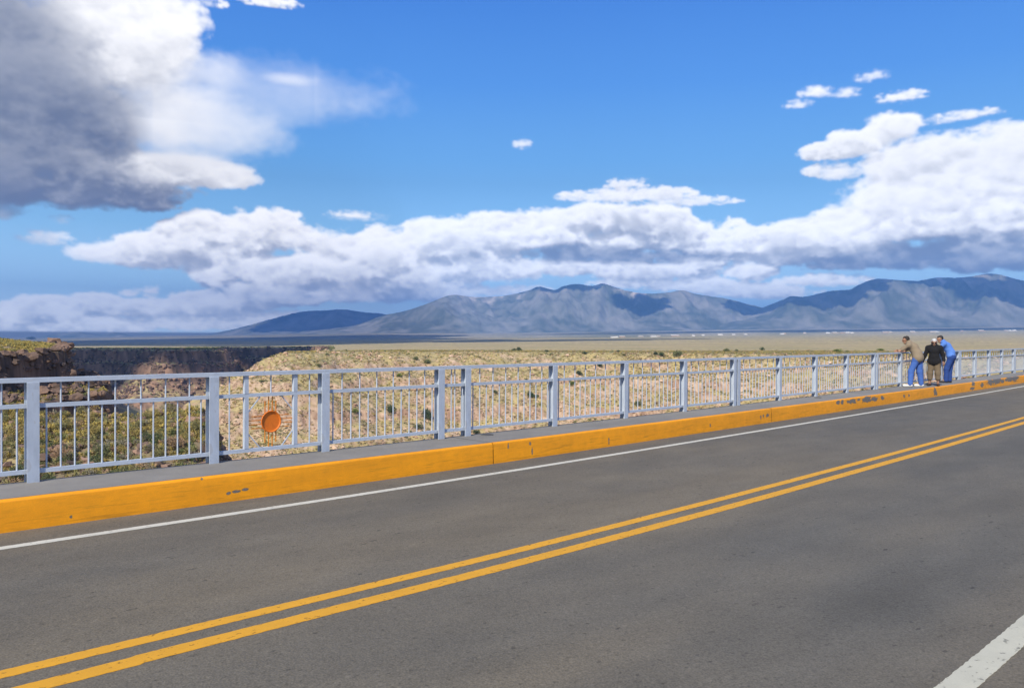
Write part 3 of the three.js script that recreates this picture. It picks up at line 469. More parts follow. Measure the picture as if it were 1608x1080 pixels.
// ------------------------------------------------------------------ plants and stones
function leafy(n, seed, { rx = 0.5, ry = 0.35, leaf = 0.07, low = 0.06, tone, lump = 5, quad = true }) {
  const rnd = rngOf(seed), P = [], C = [], N = [];
  const lumps = Array.from({ length: lump }, () => { const a = rnd() * 6.283, q = Math.sqrt(rnd()) * 0.62; return [Math.cos(a) * q * rx, (0.35 + 0.5 * rnd()) * ry * 1.2, Math.sin(a) * q * rx, lerp(0.38, 0.62, rnd()) * rx, tone(rnd())]; });
  for (let i = 0; i < n; i++) {
    const l = lumps[(rnd() * lump) | 0], th = rnd() * 6.283, cz = rnd() * 1.7 - 0.7, sz = Math.sqrt(Math.max(0, 1 - cz * cz)), rr = l[3] * Math.cbrt(lerp(0.3, 1, rnd())) * lerp(0.8, 1.12, rnd());
    const d = new THREE.Vector3(Math.cos(th) * sz, cz, Math.sin(th) * sz), p = new THREE.Vector3(l[0] + d.x * rr, Math.max(low, l[1] + d.y * rr * (ry / rx) * 1.1), l[2] + d.z * rr);
    const dir = d.clone().multiplyScalar(0.8).add(new THREE.Vector3(rnd() - 0.5, rnd() * 0.9, rnd() - 0.5)).normalize(), side = new THREE.Vector3(rnd() - 0.5, rnd() - 0.5, rnd() - 0.5).cross(dir).normalize(), s = leaf * lerp(0.6, 1.35, rnd());
    const a = p.clone().addScaledVector(side, -s * 0.34), b = p.clone().addScaledVector(side, s * 0.34), t = p.clone().addScaledVector(dir, s * 1.5), m = l[4], k = lerp(0.75, 1.25, rnd()), c = [m[0] * k, m[1] * k, m[2] * k];
    for (const v of [a, b, t]) { P.push(v.x, v.y, v.z); C.push(...c); }
    if (quad) { const t2 = p.clone().addScaledVector(dir, -s * 0.8); for (const v of [b, a, t2]) { P.push(v.x, v.y, v.z); C.push(...c); } }
  }
  const g = new THREE.BufferGeometry(); g.setAttribute('position', new THREE.Float32BufferAttribute(P, 3)); g.setAttribute('color', new THREE.Float32BufferAttribute(C, 3)); g.computeVertexNormals(); return g;
}
const leafMat = new THREE.MeshPhysicalMaterial({ vertexColors: true, roughness: 0.95, transmission: 0.25, thickness: 0 });
const woodMat = mat(rgb(0.13, 0.095, 0.07), 1);
const stems = (seed, h, n) => { const rnd = rngOf(seed), gs = []; for (let i = 0; i < n; i++) { const a = rnd() * 6.283, c = new THREE.CatmullRomCurve3([new THREE.Vector3(0.02 * Math.cos(a), -0.12, 0.02 * Math.sin(a)), new THREE.Vector3(0.08 * Math.cos(a), h * 0.4, 0.08 * Math.sin(a)), new THREE.Vector3(0.3 * h * Math.cos(a + 0.4), h * 0.9, 0.3 * h * Math.sin(a + 0.4))]); gs.push(new THREE.TubeGeometry(c, 4, 0.012 + 0.012 * h, 5)); } return mergeGeometries(gs); };
const tones = { sage: (q) => mix3([0.20, 0.19, 0.075], [0.30, 0.265, 0.10], q), gold: (q) => mix3([0.33, 0.26, 0.075], [0.47, 0.36, 0.10], q), green: (q) => mix3([0.12, 0.145, 0.05], [0.19, 0.20, 0.075], q), grey: (q) => mix3([0.21, 0.19, 0.13], [0.30, 0.27, 0.19], q), dark: (q) => mix3([0.035, 0.065, 0.025], [0.075, 0.11, 0.035], q), dry: (q) => mix3([0.28, 0.18, 0.10], [0.40, 0.27, 0.15], q) };
function stuffOf(geo, m, list, name, label) {          // ground cover that nobody could count
  const o = new THREE.InstancedMesh(geo, m, list.length), M = new THREE.Matrix4(), q = new THREE.Quaternion(), e = new THREE.Euler(), c = new THREE.Color();
  list.forEach(([p, s, turn, col, tilt = 0], i) => { q.setFromEuler(e.set(tilt, turn, tilt * 0.6)); M.compose(p, q, typeof s === 'number' ? new THREE.Vector3(s, s, s) : s); o.setMatrixAt(i, M); o.setColorAt(i, c.setRGB(col[0], col[1], col[2])); });
  o.userData.kind = 'stuff'; o.userData.label = label; return add(o, name);
}
const coverMat = new THREE.MeshStandardMaterial({ roughness: 1, vertexColors: true });
const white = () => [1, 1, 1];
const tuftFar = leafy(16, 61, { rx: 0.5, ry: 0.42, leaf: 0.42, low: 0.02, tone: white, lump: 3, quad: false });
const grassTuft = leafy(40, 62, { rx: 0.24, ry: 0.22, leaf: 0.095, low: 0.02, tone: white, lump: 4, quad: true });
function rockGeo(seed, detail = 1) { const g = mergeVertices(new THREE.IcosahedronGeometry(0.5, detail).deleteAttribute('normal').deleteAttribute('uv')), P = g.attributes.position; for (let i = 0; i < P.count; i++) { const x = P.getX(i), y = P.getY(i), z = P.getZ(i), n = 1 + 0.75 * ns(x * 2.3 + seed, y * 2.3, z * 2.3); P.setXYZ(i, Math.round(x * n * 5) / 5 * 0.55 + x * n * 0.5, y * n * 0.75, Math.round(z * n * 5) / 5 * 0.5 + z * n * 0.5); } const f = g.toNonIndexed(); f.computeVertexNormals(); return f; }
const rockMat = new THREE.MeshStandardMaterial({ roughness: 1 });
{ // opposite wall and the plain behind its rim
  const rnd = rngOf(901), tufts = [], rocks = [], K = [tones.gold, tones.sage, tones.gold, tones.grey, tones.sage, tones.green, tones.dry];
  for (let k = 0; k < 74000; k++) {
    const t = lerp(-0.36, 0.72, rnd()), f = k < 90000 ? lerp(330, 520, rnd()) : lerp(430, 1150, rnd()), r = t * f, [d, , w] = rimAt(r, f);
    if (w > 0.6 || d > 130) continue;
    const patch = fbm(r / 30, f / 30, 3) + 0.6 * fbm(r / 8, f / 8, 2), h = landH(r, f), p = plan(r, f, h - 0.08);
    if (rnd() > (d > 0 ? 0.72 : 0.8) + patch * 0.9) continue;
    const c = K[clamp(((rnd() * 1.15 + patch * 0.9) * 6) | 0, 0, 6)](rnd()), s = lerp(0.5, 1.45, rnd() * rnd()) * (d > 0 ? 1 : 0.85);
    tufts.push([p, new THREE.Vector3(s, s * lerp(0.6, 1, rnd()), s), rnd() * 6.283, c]);
  }
  for (let k = 0; k < 26000; k++) {
    const t = lerp(-0.36, 0.72, rnd()), f = lerp(330, 505, rnd()), r = t * f, [d, , w] = rimAt(r, f); if (d < -4 || d > 130 || w > 0.6) continue;
    const patch = fbm(r / 22 + 40, f / 12, 3) + 0.5 * fbm(r / 6, f / 6 + 9, 2); if (rnd() > 0.35 + patch * 2.2) continue;
    const s = lerp(0.5, 1.5, rnd() * rnd()) * (rnd() < 0.05 ? 2.1 : 1), q = rnd(), c = mix3([0.34, 0.20, 0.13], [0.64, 0.46, 0.31], clamp(q + patch * 0.4)); rocks.push([plan(r, f, landH(r, f) + 0.1 * s), new THREE.Vector3(s * lerp(0.8, 1.6, rnd()), s * lerp(0.6, 1.1, rnd()), s), rnd() * 6.283, c, (rnd() - 0.5) * 0.8]);
  }
  stuffOf(tuftFar, coverMat, tufts, 'sagebrush_cover', 'low dry sagebrush and grass covering the opposite gorge wall and plain');
  stuffOf(rockGeo(3), rockMat, rocks, 'rock_rubble', 'pinkish rock rubble strewn over the opposite gorge wall');
  // the far promontory and its walls
  const far = []; for (let k = 0; k < 9000; k++) { const t = lerp(-0.66, -0.22, rnd()), f = lerp(700, 1250, rnd()), r = t * f, [d, , w] = rimAt(r, f); if (w < 0.6 || w > 1.4 || d > 90) continue; const s = lerp(0.9, 2.3, rnd() * rnd()); far.push([plan(r, f, landH(r, f) - 0.1), s, rnd() * 6.283, (rnd() < 0.4 ? tones.green : rnd() < 0.5 ? tones.sage : tones.dark)(rnd())]); }
  stuffOf(tuftFar, coverMat, far, 'sagebrush_cover', 'dark scattered brush on the far gorge walls');
  const crag = []; for (let k = 0; k < 16000; k++) { const t = lerp(-0.62, -0.22, rnd()), f = lerp(760, 1160, rnd()), r = t * f, [d, , w] = rimAt(r, f); if (w < 0.5 || w > 1.4 || d > 60 || d < -3) continue; const s = lerp(1.2, 4.6, rnd() * rnd()), v = rnd(); crag.push([plan(r, f, landH(r, f) + 0.2 * s), new THREE.Vector3(s * lerp(0.7, 1.8, rnd()), s * lerp(0.7, 1.7, rnd()), s), rnd() * 6.283, mix3([0.09, 0.06, 0.05], [0.38, 0.24, 0.16], v * v), (rnd() - 0.5) * 0.6]); }
  stuffOf(rockGeo(5), rockMat, crag, 'rock_rubble', 'broken brown rock on the far gorge walls');
  console.log('east', tufts.length, rocks.length);
}
const flatAt = (r, f) => landH(r, f);
{ // near bank and the mesa on our side
  const rnd = rngOf(555), grass = [], rocks = [];
  for (let k = 0; k < 9000; k++) {
    const t = lerp(-1.2, -0.36, Math.pow(rnd(), 0.7)), f = lerp(30, 70, Math.sqrt(rnd())), r = t * f, h = landH(r, f); if (h < -11) continue; if (f < 60 && rnd() < 0.4) continue;
    const patch = fbm(r / 5, f / 5, 3); if (rnd() > 0.66 + patch) continue;
    const q = rnd(), c = (f > 60 ? (q < 0.7 ? tones.gold : tones.sage) : q < 0.2 ? tones.gold : q < 0.5 ? tones.sage : q < 0.72 ? tones.dry : q < 0.9 ? tones.green : tones.dark)(rnd()), s = lerp(0.55, 1.35, rnd()); grass.push([plan(r, f, h - 0.03), new THREE.Vector3(s, s * lerp(0.7, 1.25, rnd()), s), rnd() * 6.283, c]);
  }
  for (let k = 0; k < 32000; k++) {
    const t = lerp(-1.15, -0.5, Math.pow(rnd(), 0.7)), f = lerp(92, 205, rnd()), r = t * f, [d] = rimAt(r, f), h = landH(r, f); if (h < -11) continue;
    const slope = Math.abs(landH(r + 0.5, f) - h) + Math.abs(landH(r, f + 0.5) - h); if (slope > 0.75) continue;
    const q = rnd(), c = (q < 0.62 ? tones.gold : q < 0.93 ? tones.sage : tones.green)(rnd()), s = lerp(0.7, 1.7, rnd() * rnd()); grass.push([plan(r, f, h - 0.05), new THREE.Vector3(s, s * 0.85, s), rnd() * 6.283, c]);
  }
  for (let k = 0; k < 9000; k++) {
    const a = rnd() < 0.5, t = a ? lerp(-0.8, -0.48, rnd()) : lerp(-0.75, -0.33, rnd()), f = a ? lerp(90, 175, rnd()) : lerp(30, 75, rnd()), r = t * f, h = landH(r, f), slope = Math.abs(landH(r + 0.5, f) - h) + Math.abs(landH(r, f + 0.5) - h);
    if (rnd() > (slope - 0.45) * 1.2 || h < -16) continue;
    const s = lerp(0.3, 1.25, rnd() * rnd()) * (a ? 1.35 : 0.8), c = mix3([0.07, 0.051, 0.042], [0.22, 0.14, 0.098], rnd()); rocks.push([plan(r, f, h + 0.12 * s), new THREE.Vector3(s * lerp(0.8, 1.5, rnd()), s * lerp(0.7, 1.5, rnd()), s), rnd() * 6.283, c, (rnd() - 0.5) * 0.7]);
  }
  for (let k = 0; k < 420; k++) { const t = lerp(-0.7, -0.36, rnd()), f = lerp(46, 68, rnd()), r = t * f, s = lerp(0.25, 1.0, rnd() * rnd()); rocks.push([plan(r, f, landH(r, f) + 0.1 * s), new THREE.Vector3(s * lerp(0.8, 1.6, rnd()), s, s), rnd() * 6.283, mix3([0.09, 0.065, 0.052], [0.30, 0.19, 0.135], rnd()), (rnd() - 0.5) * 0.7]); }
  const brush = []; for (let k = 0; k < 900; k++) { const t = lerp(-0.95, -0.365, Math.pow(rnd(), 0.7)), f = lerp(44, 70, rnd()), r = t * f, h = landH(r, f); if (h < -13) continue; const q = rnd(), s = lerp(0.4, 0.95, rnd()); brush.push([plan(r, f, h - 0.05), new THREE.Vector3(s, s * lerp(0.8, 1.3, rnd()), s), rnd() * 6.283, (q < 0.35 ? tones.sage : q < 0.6 ? tones.green : q < 0.75 ? tones.dry : q < 0.88 ? tones.grey : tones.gold)(rnd())]); }
  stuffOf(leafy(190, 63, { rx: 0.5, ry: 0.5, leaf: 0.075, tone: white, lump: 6 }), coverMat, brush, 'sagebrush_cover', 'low brush filling the near bank between the larger bushes');
  const lip = RIM.filter((v) => v[3] === 2 && v[1] > 85 && v[1] < 170 && v[0] > -120);
  for (let k = 0; k < 900; k++) { const i = (rnd() * (lip.length - 1)) | 0, u = rnd(), r = lerp(lip[i][0], lip[i + 1][0], u) + (rnd() - 0.35) * 7, f = lerp(lip[i][1], lip[i + 1][1], u) + (rnd() - 0.5) * 5, [d] = rimAt(r, f); if (d < -1.2 || d > 8) continue; const s = lerp(0.5, 1.9, rnd() * rnd()); rocks.push([plan(r, f, landH(r, f) + 0.25 * s), new THREE.Vector3(s * lerp(0.8, 1.6, rnd()), s * lerp(0.6, 1.3, rnd()), s), rnd() * 6.283, mix3([0.07, 0.051, 0.042], [0.22, 0.14, 0.098], rnd()), (rnd() - 0.5) * 0.6]); }
  stuffOf(grassTuft, coverMat, grass, 'grass', 'dry yellow grass on the near bank and the mesa');
  stuffOf(rockGeo(8), rockMat, rocks, 'rock_rubble', 'dark basalt blocks on the cliffs of the near side');
  // sagebrush one by one on the near bank
  const kinds = [[tones.sage, 0], [tones.green, 1], [tones.gold, 2], [tones.grey, 3], [(q) => mix3(tones.dark(q), tones.green(q), 0.5), 4], [tones.sage, 5], [tones.dry, 6]].map(([tone, i]) => { const o = new THREE.Group(); part('foliage', leafy(620, 700 + i, { rx: 0.5, ry: lerp(0.42, 0.62, (i * 0.37) % 1), leaf: 0.05, tone, lump: 7 + i % 3 }), leafMat, o); part('stem', stems(740 + i, 0.34, 6), woodMat, o); return o; });
  const words = ['olive sagebrush', 'green sagebrush', 'golden flowering brush', 'silvery grey sagebrush', 'dark green brush', 'olive sagebrush', 'dry brown brush'];
  const place = (r, f) => { const x = 804 + FOC * r / f; return (f > 62 ? 'atop' : f > 54 ? 'midway up' : 'low on') + ' the near bank, ' + (x < 50 ? 'left of the first full post' : x < 190 ? 'behind left half of first full panel' : 'behind right half of first full panel'); };
  const spots = []; let guard = 0;
  while (spots.length < 295 && guard++ < 20000) {
    const t = lerp(-0.67, -0.372, rnd()), f = lerp(46, 69, Math.pow(rnd(), 0.9)), r = t * f, h = landH(r, f), s = lerp(0.6, 1.75, rnd() * rnd()) * (f > 60 ? 0.8 : 1);
    if (h < -13 || spots.some((q) => Math.hypot(q[0] - r, q[1] - f) < 0.27 * (q[2] + s))) continue;
    spots.push([r, f, s, h]);
  }
  spots.forEach(([r, f, s, h]) => { const q = rnd(), k = f > 58 ? (q < 0.5 ? 2 : q < 0.8 ? 0 : 5) : q < 0.2 ? 0 : q < 0.4 ? 1 : q < 0.5 ? 2 : q < 0.62 ? 3 : q < 0.8 ? 4 : q < 0.9 ? 5 : 6, o = kinds[k].clone(); o.position.copy(plan(r, f, h - 0.04)); o.rotation.y = rnd() * 6.283; o.scale.set(s, s * lerp(0.85, 1.15, rnd()), s); add(o, 'sagebrush'); tag(o, words[k] + ' ' + place(r, f), 'shrub', 'sagebrush on the near bank'); });
  console.log('bank', grass.length, rocks.length, spots.length);
}
{ // junipers and other single bushes one can tell apart: column, row of the foot, height in pixels, width over height, kind
  const kinds = [tones.dark, tones.green, (q) => mix3([0.16, 0.2, 0.03], [0.26, 0.28, 0.05], q)].map((tone, i) => { const o = new THREE.Group(); part('crown', leafy(560, 820 + i, { rx: 0.5, ry: 0.44, leaf: 0.075, low: 0.05, tone, lump: 9 }), leafMat, o); part('trunk', stems(850 + i, 0.5, 4), woodMat, o); return o; });
  const put = (px, py, hp, wide, k, label) => { const q = hitLand(px, py); if (!q) return; const hgt = hp * q[1] / FOC, o = kinds[k].clone(); o.position.copy(plan(q[0], q[1], q[2] - 0.05 * hgt)); o.scale.set(hgt * wide * 1.05, hgt * 1.05, hgt * wide * 1.05); o.rotation.y = px; add(o, 'juniper'); tag(o, label, 'shrub', 'single bushes on the plain and the gorge walls'); };
  for (const a of [
    [807, 551, 6, 1.3, 0, 'smaller of two dark junipers side by side on the rim'], [815.5, 551, 9, 1, 0, 'larger of two dark round junipers side by side on the rim'], [859, 552.5, 5, 1.5, 0, 'low dark juniper right of the pair on the rim'], [866, 558, 6, 1, 1, 'little green bush just below the rim left of centre'], [918, 556.5, 5.5, 1.5, 0, 'flat dark juniper alone on the rim in the middle'], [971, 553, 5, 1.1, 0, 'tiny dark juniper alone on the plain edge'], [980, 560, 5, 1.4, 1, 'low bush half hidden by the top rail'],
    [1030, 557.5, 8, 0.9, 0, 'left bush of the trio before the big juniper'], [1038, 560, 9, 1.1, 0, 'middle bush of the trio before the big juniper'], [1064, 560, 15, 1, 1, 'biggest green juniper on the rim'], [1141, 553, 10, 1, 1, 'round juniper left of two behind the double post'], [1157, 552.5, 7, 0.9, 1, 'smaller juniper right of two behind the double post'], [1197.5, 550.5, 8.5, 0.85, 0, 'upright dark juniper alone on the plain edge'], [1316, 553.5, 9, 1.5, 2, 'bright green wide bush behind the railing on the plain'], [1331, 553.5, 5, 1.4, 1, 'low bush right of the bright green one'], [1383, 551, 6, 2.1, 2, 'wide flat green bush left of the leaning man'],
    [910, 590, 10, 1, 0, 'dark bush on the wall under the top rail'], [942, 577, 8, 1, 0, 'small round dark bush high on the wall'], [898, 605, 11, 1, 2, 'bright bush on the wall just under the middle rail'], [1002, 638, 13, 0.9, 1, 'green bush low on the wall behind the third panel'], [834, 625, 13, 0.9, 0, 'dark bush among the balusters right of the gap'], [842, 625, 8, 1.2, 1, 'green bush next to the dark one right of the gap'], [777, 618, 8, 1, 1, 'little green bush right of the expansion gap'],
    [558, 651, 11, 1.1, 2, 'yellow green bush low on the wall'], [614, 648, 18, 0.9, 0, 'dark tall bush behind the balusters left of the gap'], [671, 660, 24, 0.7, 0, 'largest dark bush on the wall beside the gap post'], [657, 674, 12, 1.1, 1, 'green bush at the foot of the largest dark bush'], [653, 566, 9, 0.9, 1, 'left of two bushes high on the wall left of the gap'], [671, 571, 11, 0.9, 1, 'right of two bushes high on the wall left of the gap'], [627, 592, 9, 1.1, 2, 'pale green bush on the wall under the top rail'], [736, 653, 10, 0.7, 1, 'narrow green bush right behind the gap post'], [748, 682, 9, 1.2, 0, 'dark bush at the footway edge by the gap'],
    [513, 558, 5, 1.2, 1, 'small bush near the corner of the rim'], [543, 551.5, 4, 1.2, 0, 'dark dot of a bush on the left rim'], [519, 550.5, 3.5, 1.4, 1, 'tiny bush on the far left rim'], [500, 577, 7, 1, 1, 'green bush on the corner slope above the railing'], [411, 601, 6, 1.5, 1, 'green bush on the lit talus above the emblem'], [48, 533, 6.5, 1.9, 0, 'dark juniper on the skyline of the left mesa']]) put(...a);
}
{ // scattered houses far out on the plain
  const wall = [mat(rgb(0.55, 0.47, 0.38), 0.9), mat(rgb(0.46, 0.34, 0.25), 0.9), mat(rgb(0.7, 0.68, 0.64), 0.8)], roof = mat(rgb(0.55, 0.53, 0.5), 0.7), rnd = rngOf(31);
  for (const [px, py, w] of [[962, 530.3, 6], [968, 530, 6], [977, 529.6, 8], [1006, 529, 7], [1026, 529, 9], [1034, 528.6, 5], [1060, 528.3, 12], [1089, 527.6, 4], [1104, 527, 4], [1131, 526.2, 7], [1152, 526, 4], [1171, 525.6, 4], [1228, 525, 5], [1232, 524.6, 4], [1264, 523.6, 4], [1300, 523.4, 5], [1311, 523, 7], [1323, 523, 6], [1331, 522.8, 8], [1338, 523, 4], [1390, 522.4, 8], [1398, 522, 5], [1433, 521.6, 7], [1464, 521.8, 7], [1470, 521.5, 6], [1511, 520.6, 5], [1541, 520, 8], [1580, 519.6, 4], [1586, 519.6, 5], [1593, 519.4, 5]]) {
    const q = hitLand(px, py), wk = (rnd() * 3) | 0; if (!q || q[1] > 9500) continue; const s = q[1] / FOC * w, h = q[1] / FOC * 1.5, o = new THREE.Group(); o.position.copy(plan(q[0], q[1], q[2] - 0.3 * h)); o.rotation.y = YAW - Math.PI / 2 + (rnd() - 0.5) * 0.5;
    part('wall', mergeGeometries([boxAt(s, h * 1.3, s * 0.6, 0, h * 0.65, 0), boxAt(s * 0.4, h * 0.8, s * 0.5, s * 0.42, h * 0.4, s * 0.34)]), wall[wk], o);
    const g = new THREE.CylinderGeometry(0.36 * s, 0.36 * s, s * 1.06, 3).rotateZ(Math.PI / 2).rotateX(-Math.PI / 6 + Math.PI / 3).scale(1, 0.3, 1.0).translate(0, h * 1.33, 0); part('roof', g, roof, o);
    add(o, 'house'); tag(o, 'tiny ' + ['tan', 'brown', 'white'][wk] + ' house far out on the plain, ' + (px < 1000 ? 'leftmost cluster above the rim' : px < 1110 ? 'above the biggest juniper' : px < 1280 ? 'above the first double post' : px < 1420 ? 'left of the leaning people' : px < 1500 ? 'just above the people' : 'near the right edge'), 'house', 'houses scattered on the far plain');
  }
}

// ------------------------------------------------------------------ people
const V = (x, y, z) => new THREE.Vector3(x, y, z);
function skin3(bones, cell, k = 0.03, grow = 0) {      // one smooth surface round tapered bones [a, b, ra, rb]
  const lo = V(1e9, 1e9, 1e9), hi = V(-1e9, -1e9, -1e9);
  for (const [a, b, ra, rb] of bones) for (const [p, r] of [[a, ra], [b, rb]]) { const e = r + grow + 0.03; lo.min(V(p.x - e, p.y - e, p.z - e)); hi.max(V(p.x + e, p.y + e, p.z + e)); }
  const c = lo.clone().add(hi).multiplyScalar(0.5), half = Math.max(hi.x - lo.x, hi.y - lo.y, hi.z - lo.z) / 2 + 2 * cell, n = Math.min(140, Math.ceil(2 * half / cell));
  const mc = new MarchingCubes(n, undefined, false, false, 200000); mc.isolation = 0; const F = mc.field, hs = n / 2;
  const pre = bones.map(([a, b, ra, rb]) => { const d = b.clone().sub(a); return [a.x, a.y, a.z, d.x, d.y, d.z, 1 / Math.max(1e-9, d.lengthSq()), ra + grow, rb - ra]; });
  for (let z = 0; z < n; z++) for (let y = 0; y < n; y++) for (let x = 0; x < n; x++) {
    const px = c.x + (x - hs) / hs * half, py = c.y + (y - hs) / hs * half, pz = c.z + (z - hs) / hs * half; let s = 1;
    if (px < lo.x || px > hi.x || py < lo.y || py > hi.y || pz < lo.z || pz > hi.z) { F[x + n * y + n * n * z] = -1; continue; }
    for (const q of pre) { const ex = px - q[0], ey = py - q[1], ez = pz - q[2], t = clamp((ex * q[3] + ey * q[4] + ez * q[5]) * q[6]), gx = ex - t * q[3], gy = ey - t * q[4], gz = ez - t * q[5], d = Math.sqrt(gx * gx + gy * gy + gz * gz) - q[7] - t * q[8]; const h = Math.max(k - Math.abs(s - d), 0) / k; s = Math.min(s, d) - h * h * k * 0.25; }
    F[x + n * y + n * n * z] = -s;
  }
  mc.update();
  const m = mc.count ?? mc.geometry.drawRange.count, g0 = new THREE.BufferGeometry(); g0.setAttribute('position', new THREE.BufferAttribute(mc.positionArray.slice(0, 3 * m), 3));
  const g = mergeVertices(g0, 1e-5); g.scale(half, half, half); g.translate(c.x, c.y, c.z); g.computeVertexNormals(); return g;
}
const skinMat = mat(rgb(0.36, 0.19, 0.115), 0.6), darkSkin = mat(rgb(0.26, 0.135, 0.085), 0.6);
function handBones(w, dir, down, out) {                // palm and five unequal, slightly curled fingers; out = side of the thumb
  const b = [], P = (a, d, o) => w.clone().addScaledVector(dir, a).addScaledVector(down, d).addScaledVector(out, o);
  b.push([P(0, 0, 0.012), P(0.075, 0, 0.022), 0.02, 0.016], [P(0, 0, -0.012), P(0.075, 0, -0.024), 0.02, 0.015]);
  [[0.03, 0.07], [0.01, 0.08], [-0.011, 0.074], [-0.031, 0.058]].forEach(([o, l]) => { b.push([P(0.075, 0, o), P(0.075 + l * 0.5, 0.008, o), 0.0095, 0.009], [P(0.075 + l * 0.5, 0.008, o), P(0.075 + l * 0.85, 0.034, o), 0.009, 0.0075]); });
  b.push([P(0.015, 0.004, 0.03), P(0.05, 0.014, 0.058), 0.012, 0.0105], [P(0.05, 0.014, 0.058), P(0.08, 0.02, 0.062), 0.0105, 0.009]); return b;
}
function headBones(c, fwd, up) {                       // skull, jaw, nose, ears, brow; c is the middle of the head
  const side = up.clone().cross(fwd).normalize(), P = (f, u, s = 0) => c.clone().addScaledVector(fwd, f).addScaledVector(up, u).addScaledVector(side, s);
  return [[P(-0.02, 0.035), P(0.02, 0.03), 0.08, 0.077], [P(0.03, -0.01), P(0.04, -0.075), 0.064, 0.048], [P(0.055, -0.095), P(0.03, -0.09), 0.03, 0.04], [P(0.092, 0.012), P(0.112, -0.022), 0.011, 0.016], [P(0.086, 0.03, 0.034), P(0.086, 0.03, -0.034), 0.014, 0.014], [P(0.088, -0.058, 0.02), P(0.088, -0.058, -0.02), 0.012, 0.012], [P(-0.005, 0.012, 0.078), P(-0.012, -0.028, 0.076), 0.018, 0.012], [P(-0.005, 0.012, -0.078), P(-0.012, -0.028, -0.076), 0.018, 0.012]];
}
function crease(g, a, q) { const P = g.attributes.position, N = g.attributes.normal; for (let i = 0; i < P.count; i++) { const x = P.getX(i), y = P.getY(i), z = P.getZ(i), d = a * (ridged(x * q + z * q * 0.6 + y * 5, y * q * 1.3 - x * 4, 3) - 0.35); P.setXYZ(i, x + N.getX(i) * d, y + N.getY(i) * d, z + N.getZ(i) * d); } g.computeVertexNormals(); }
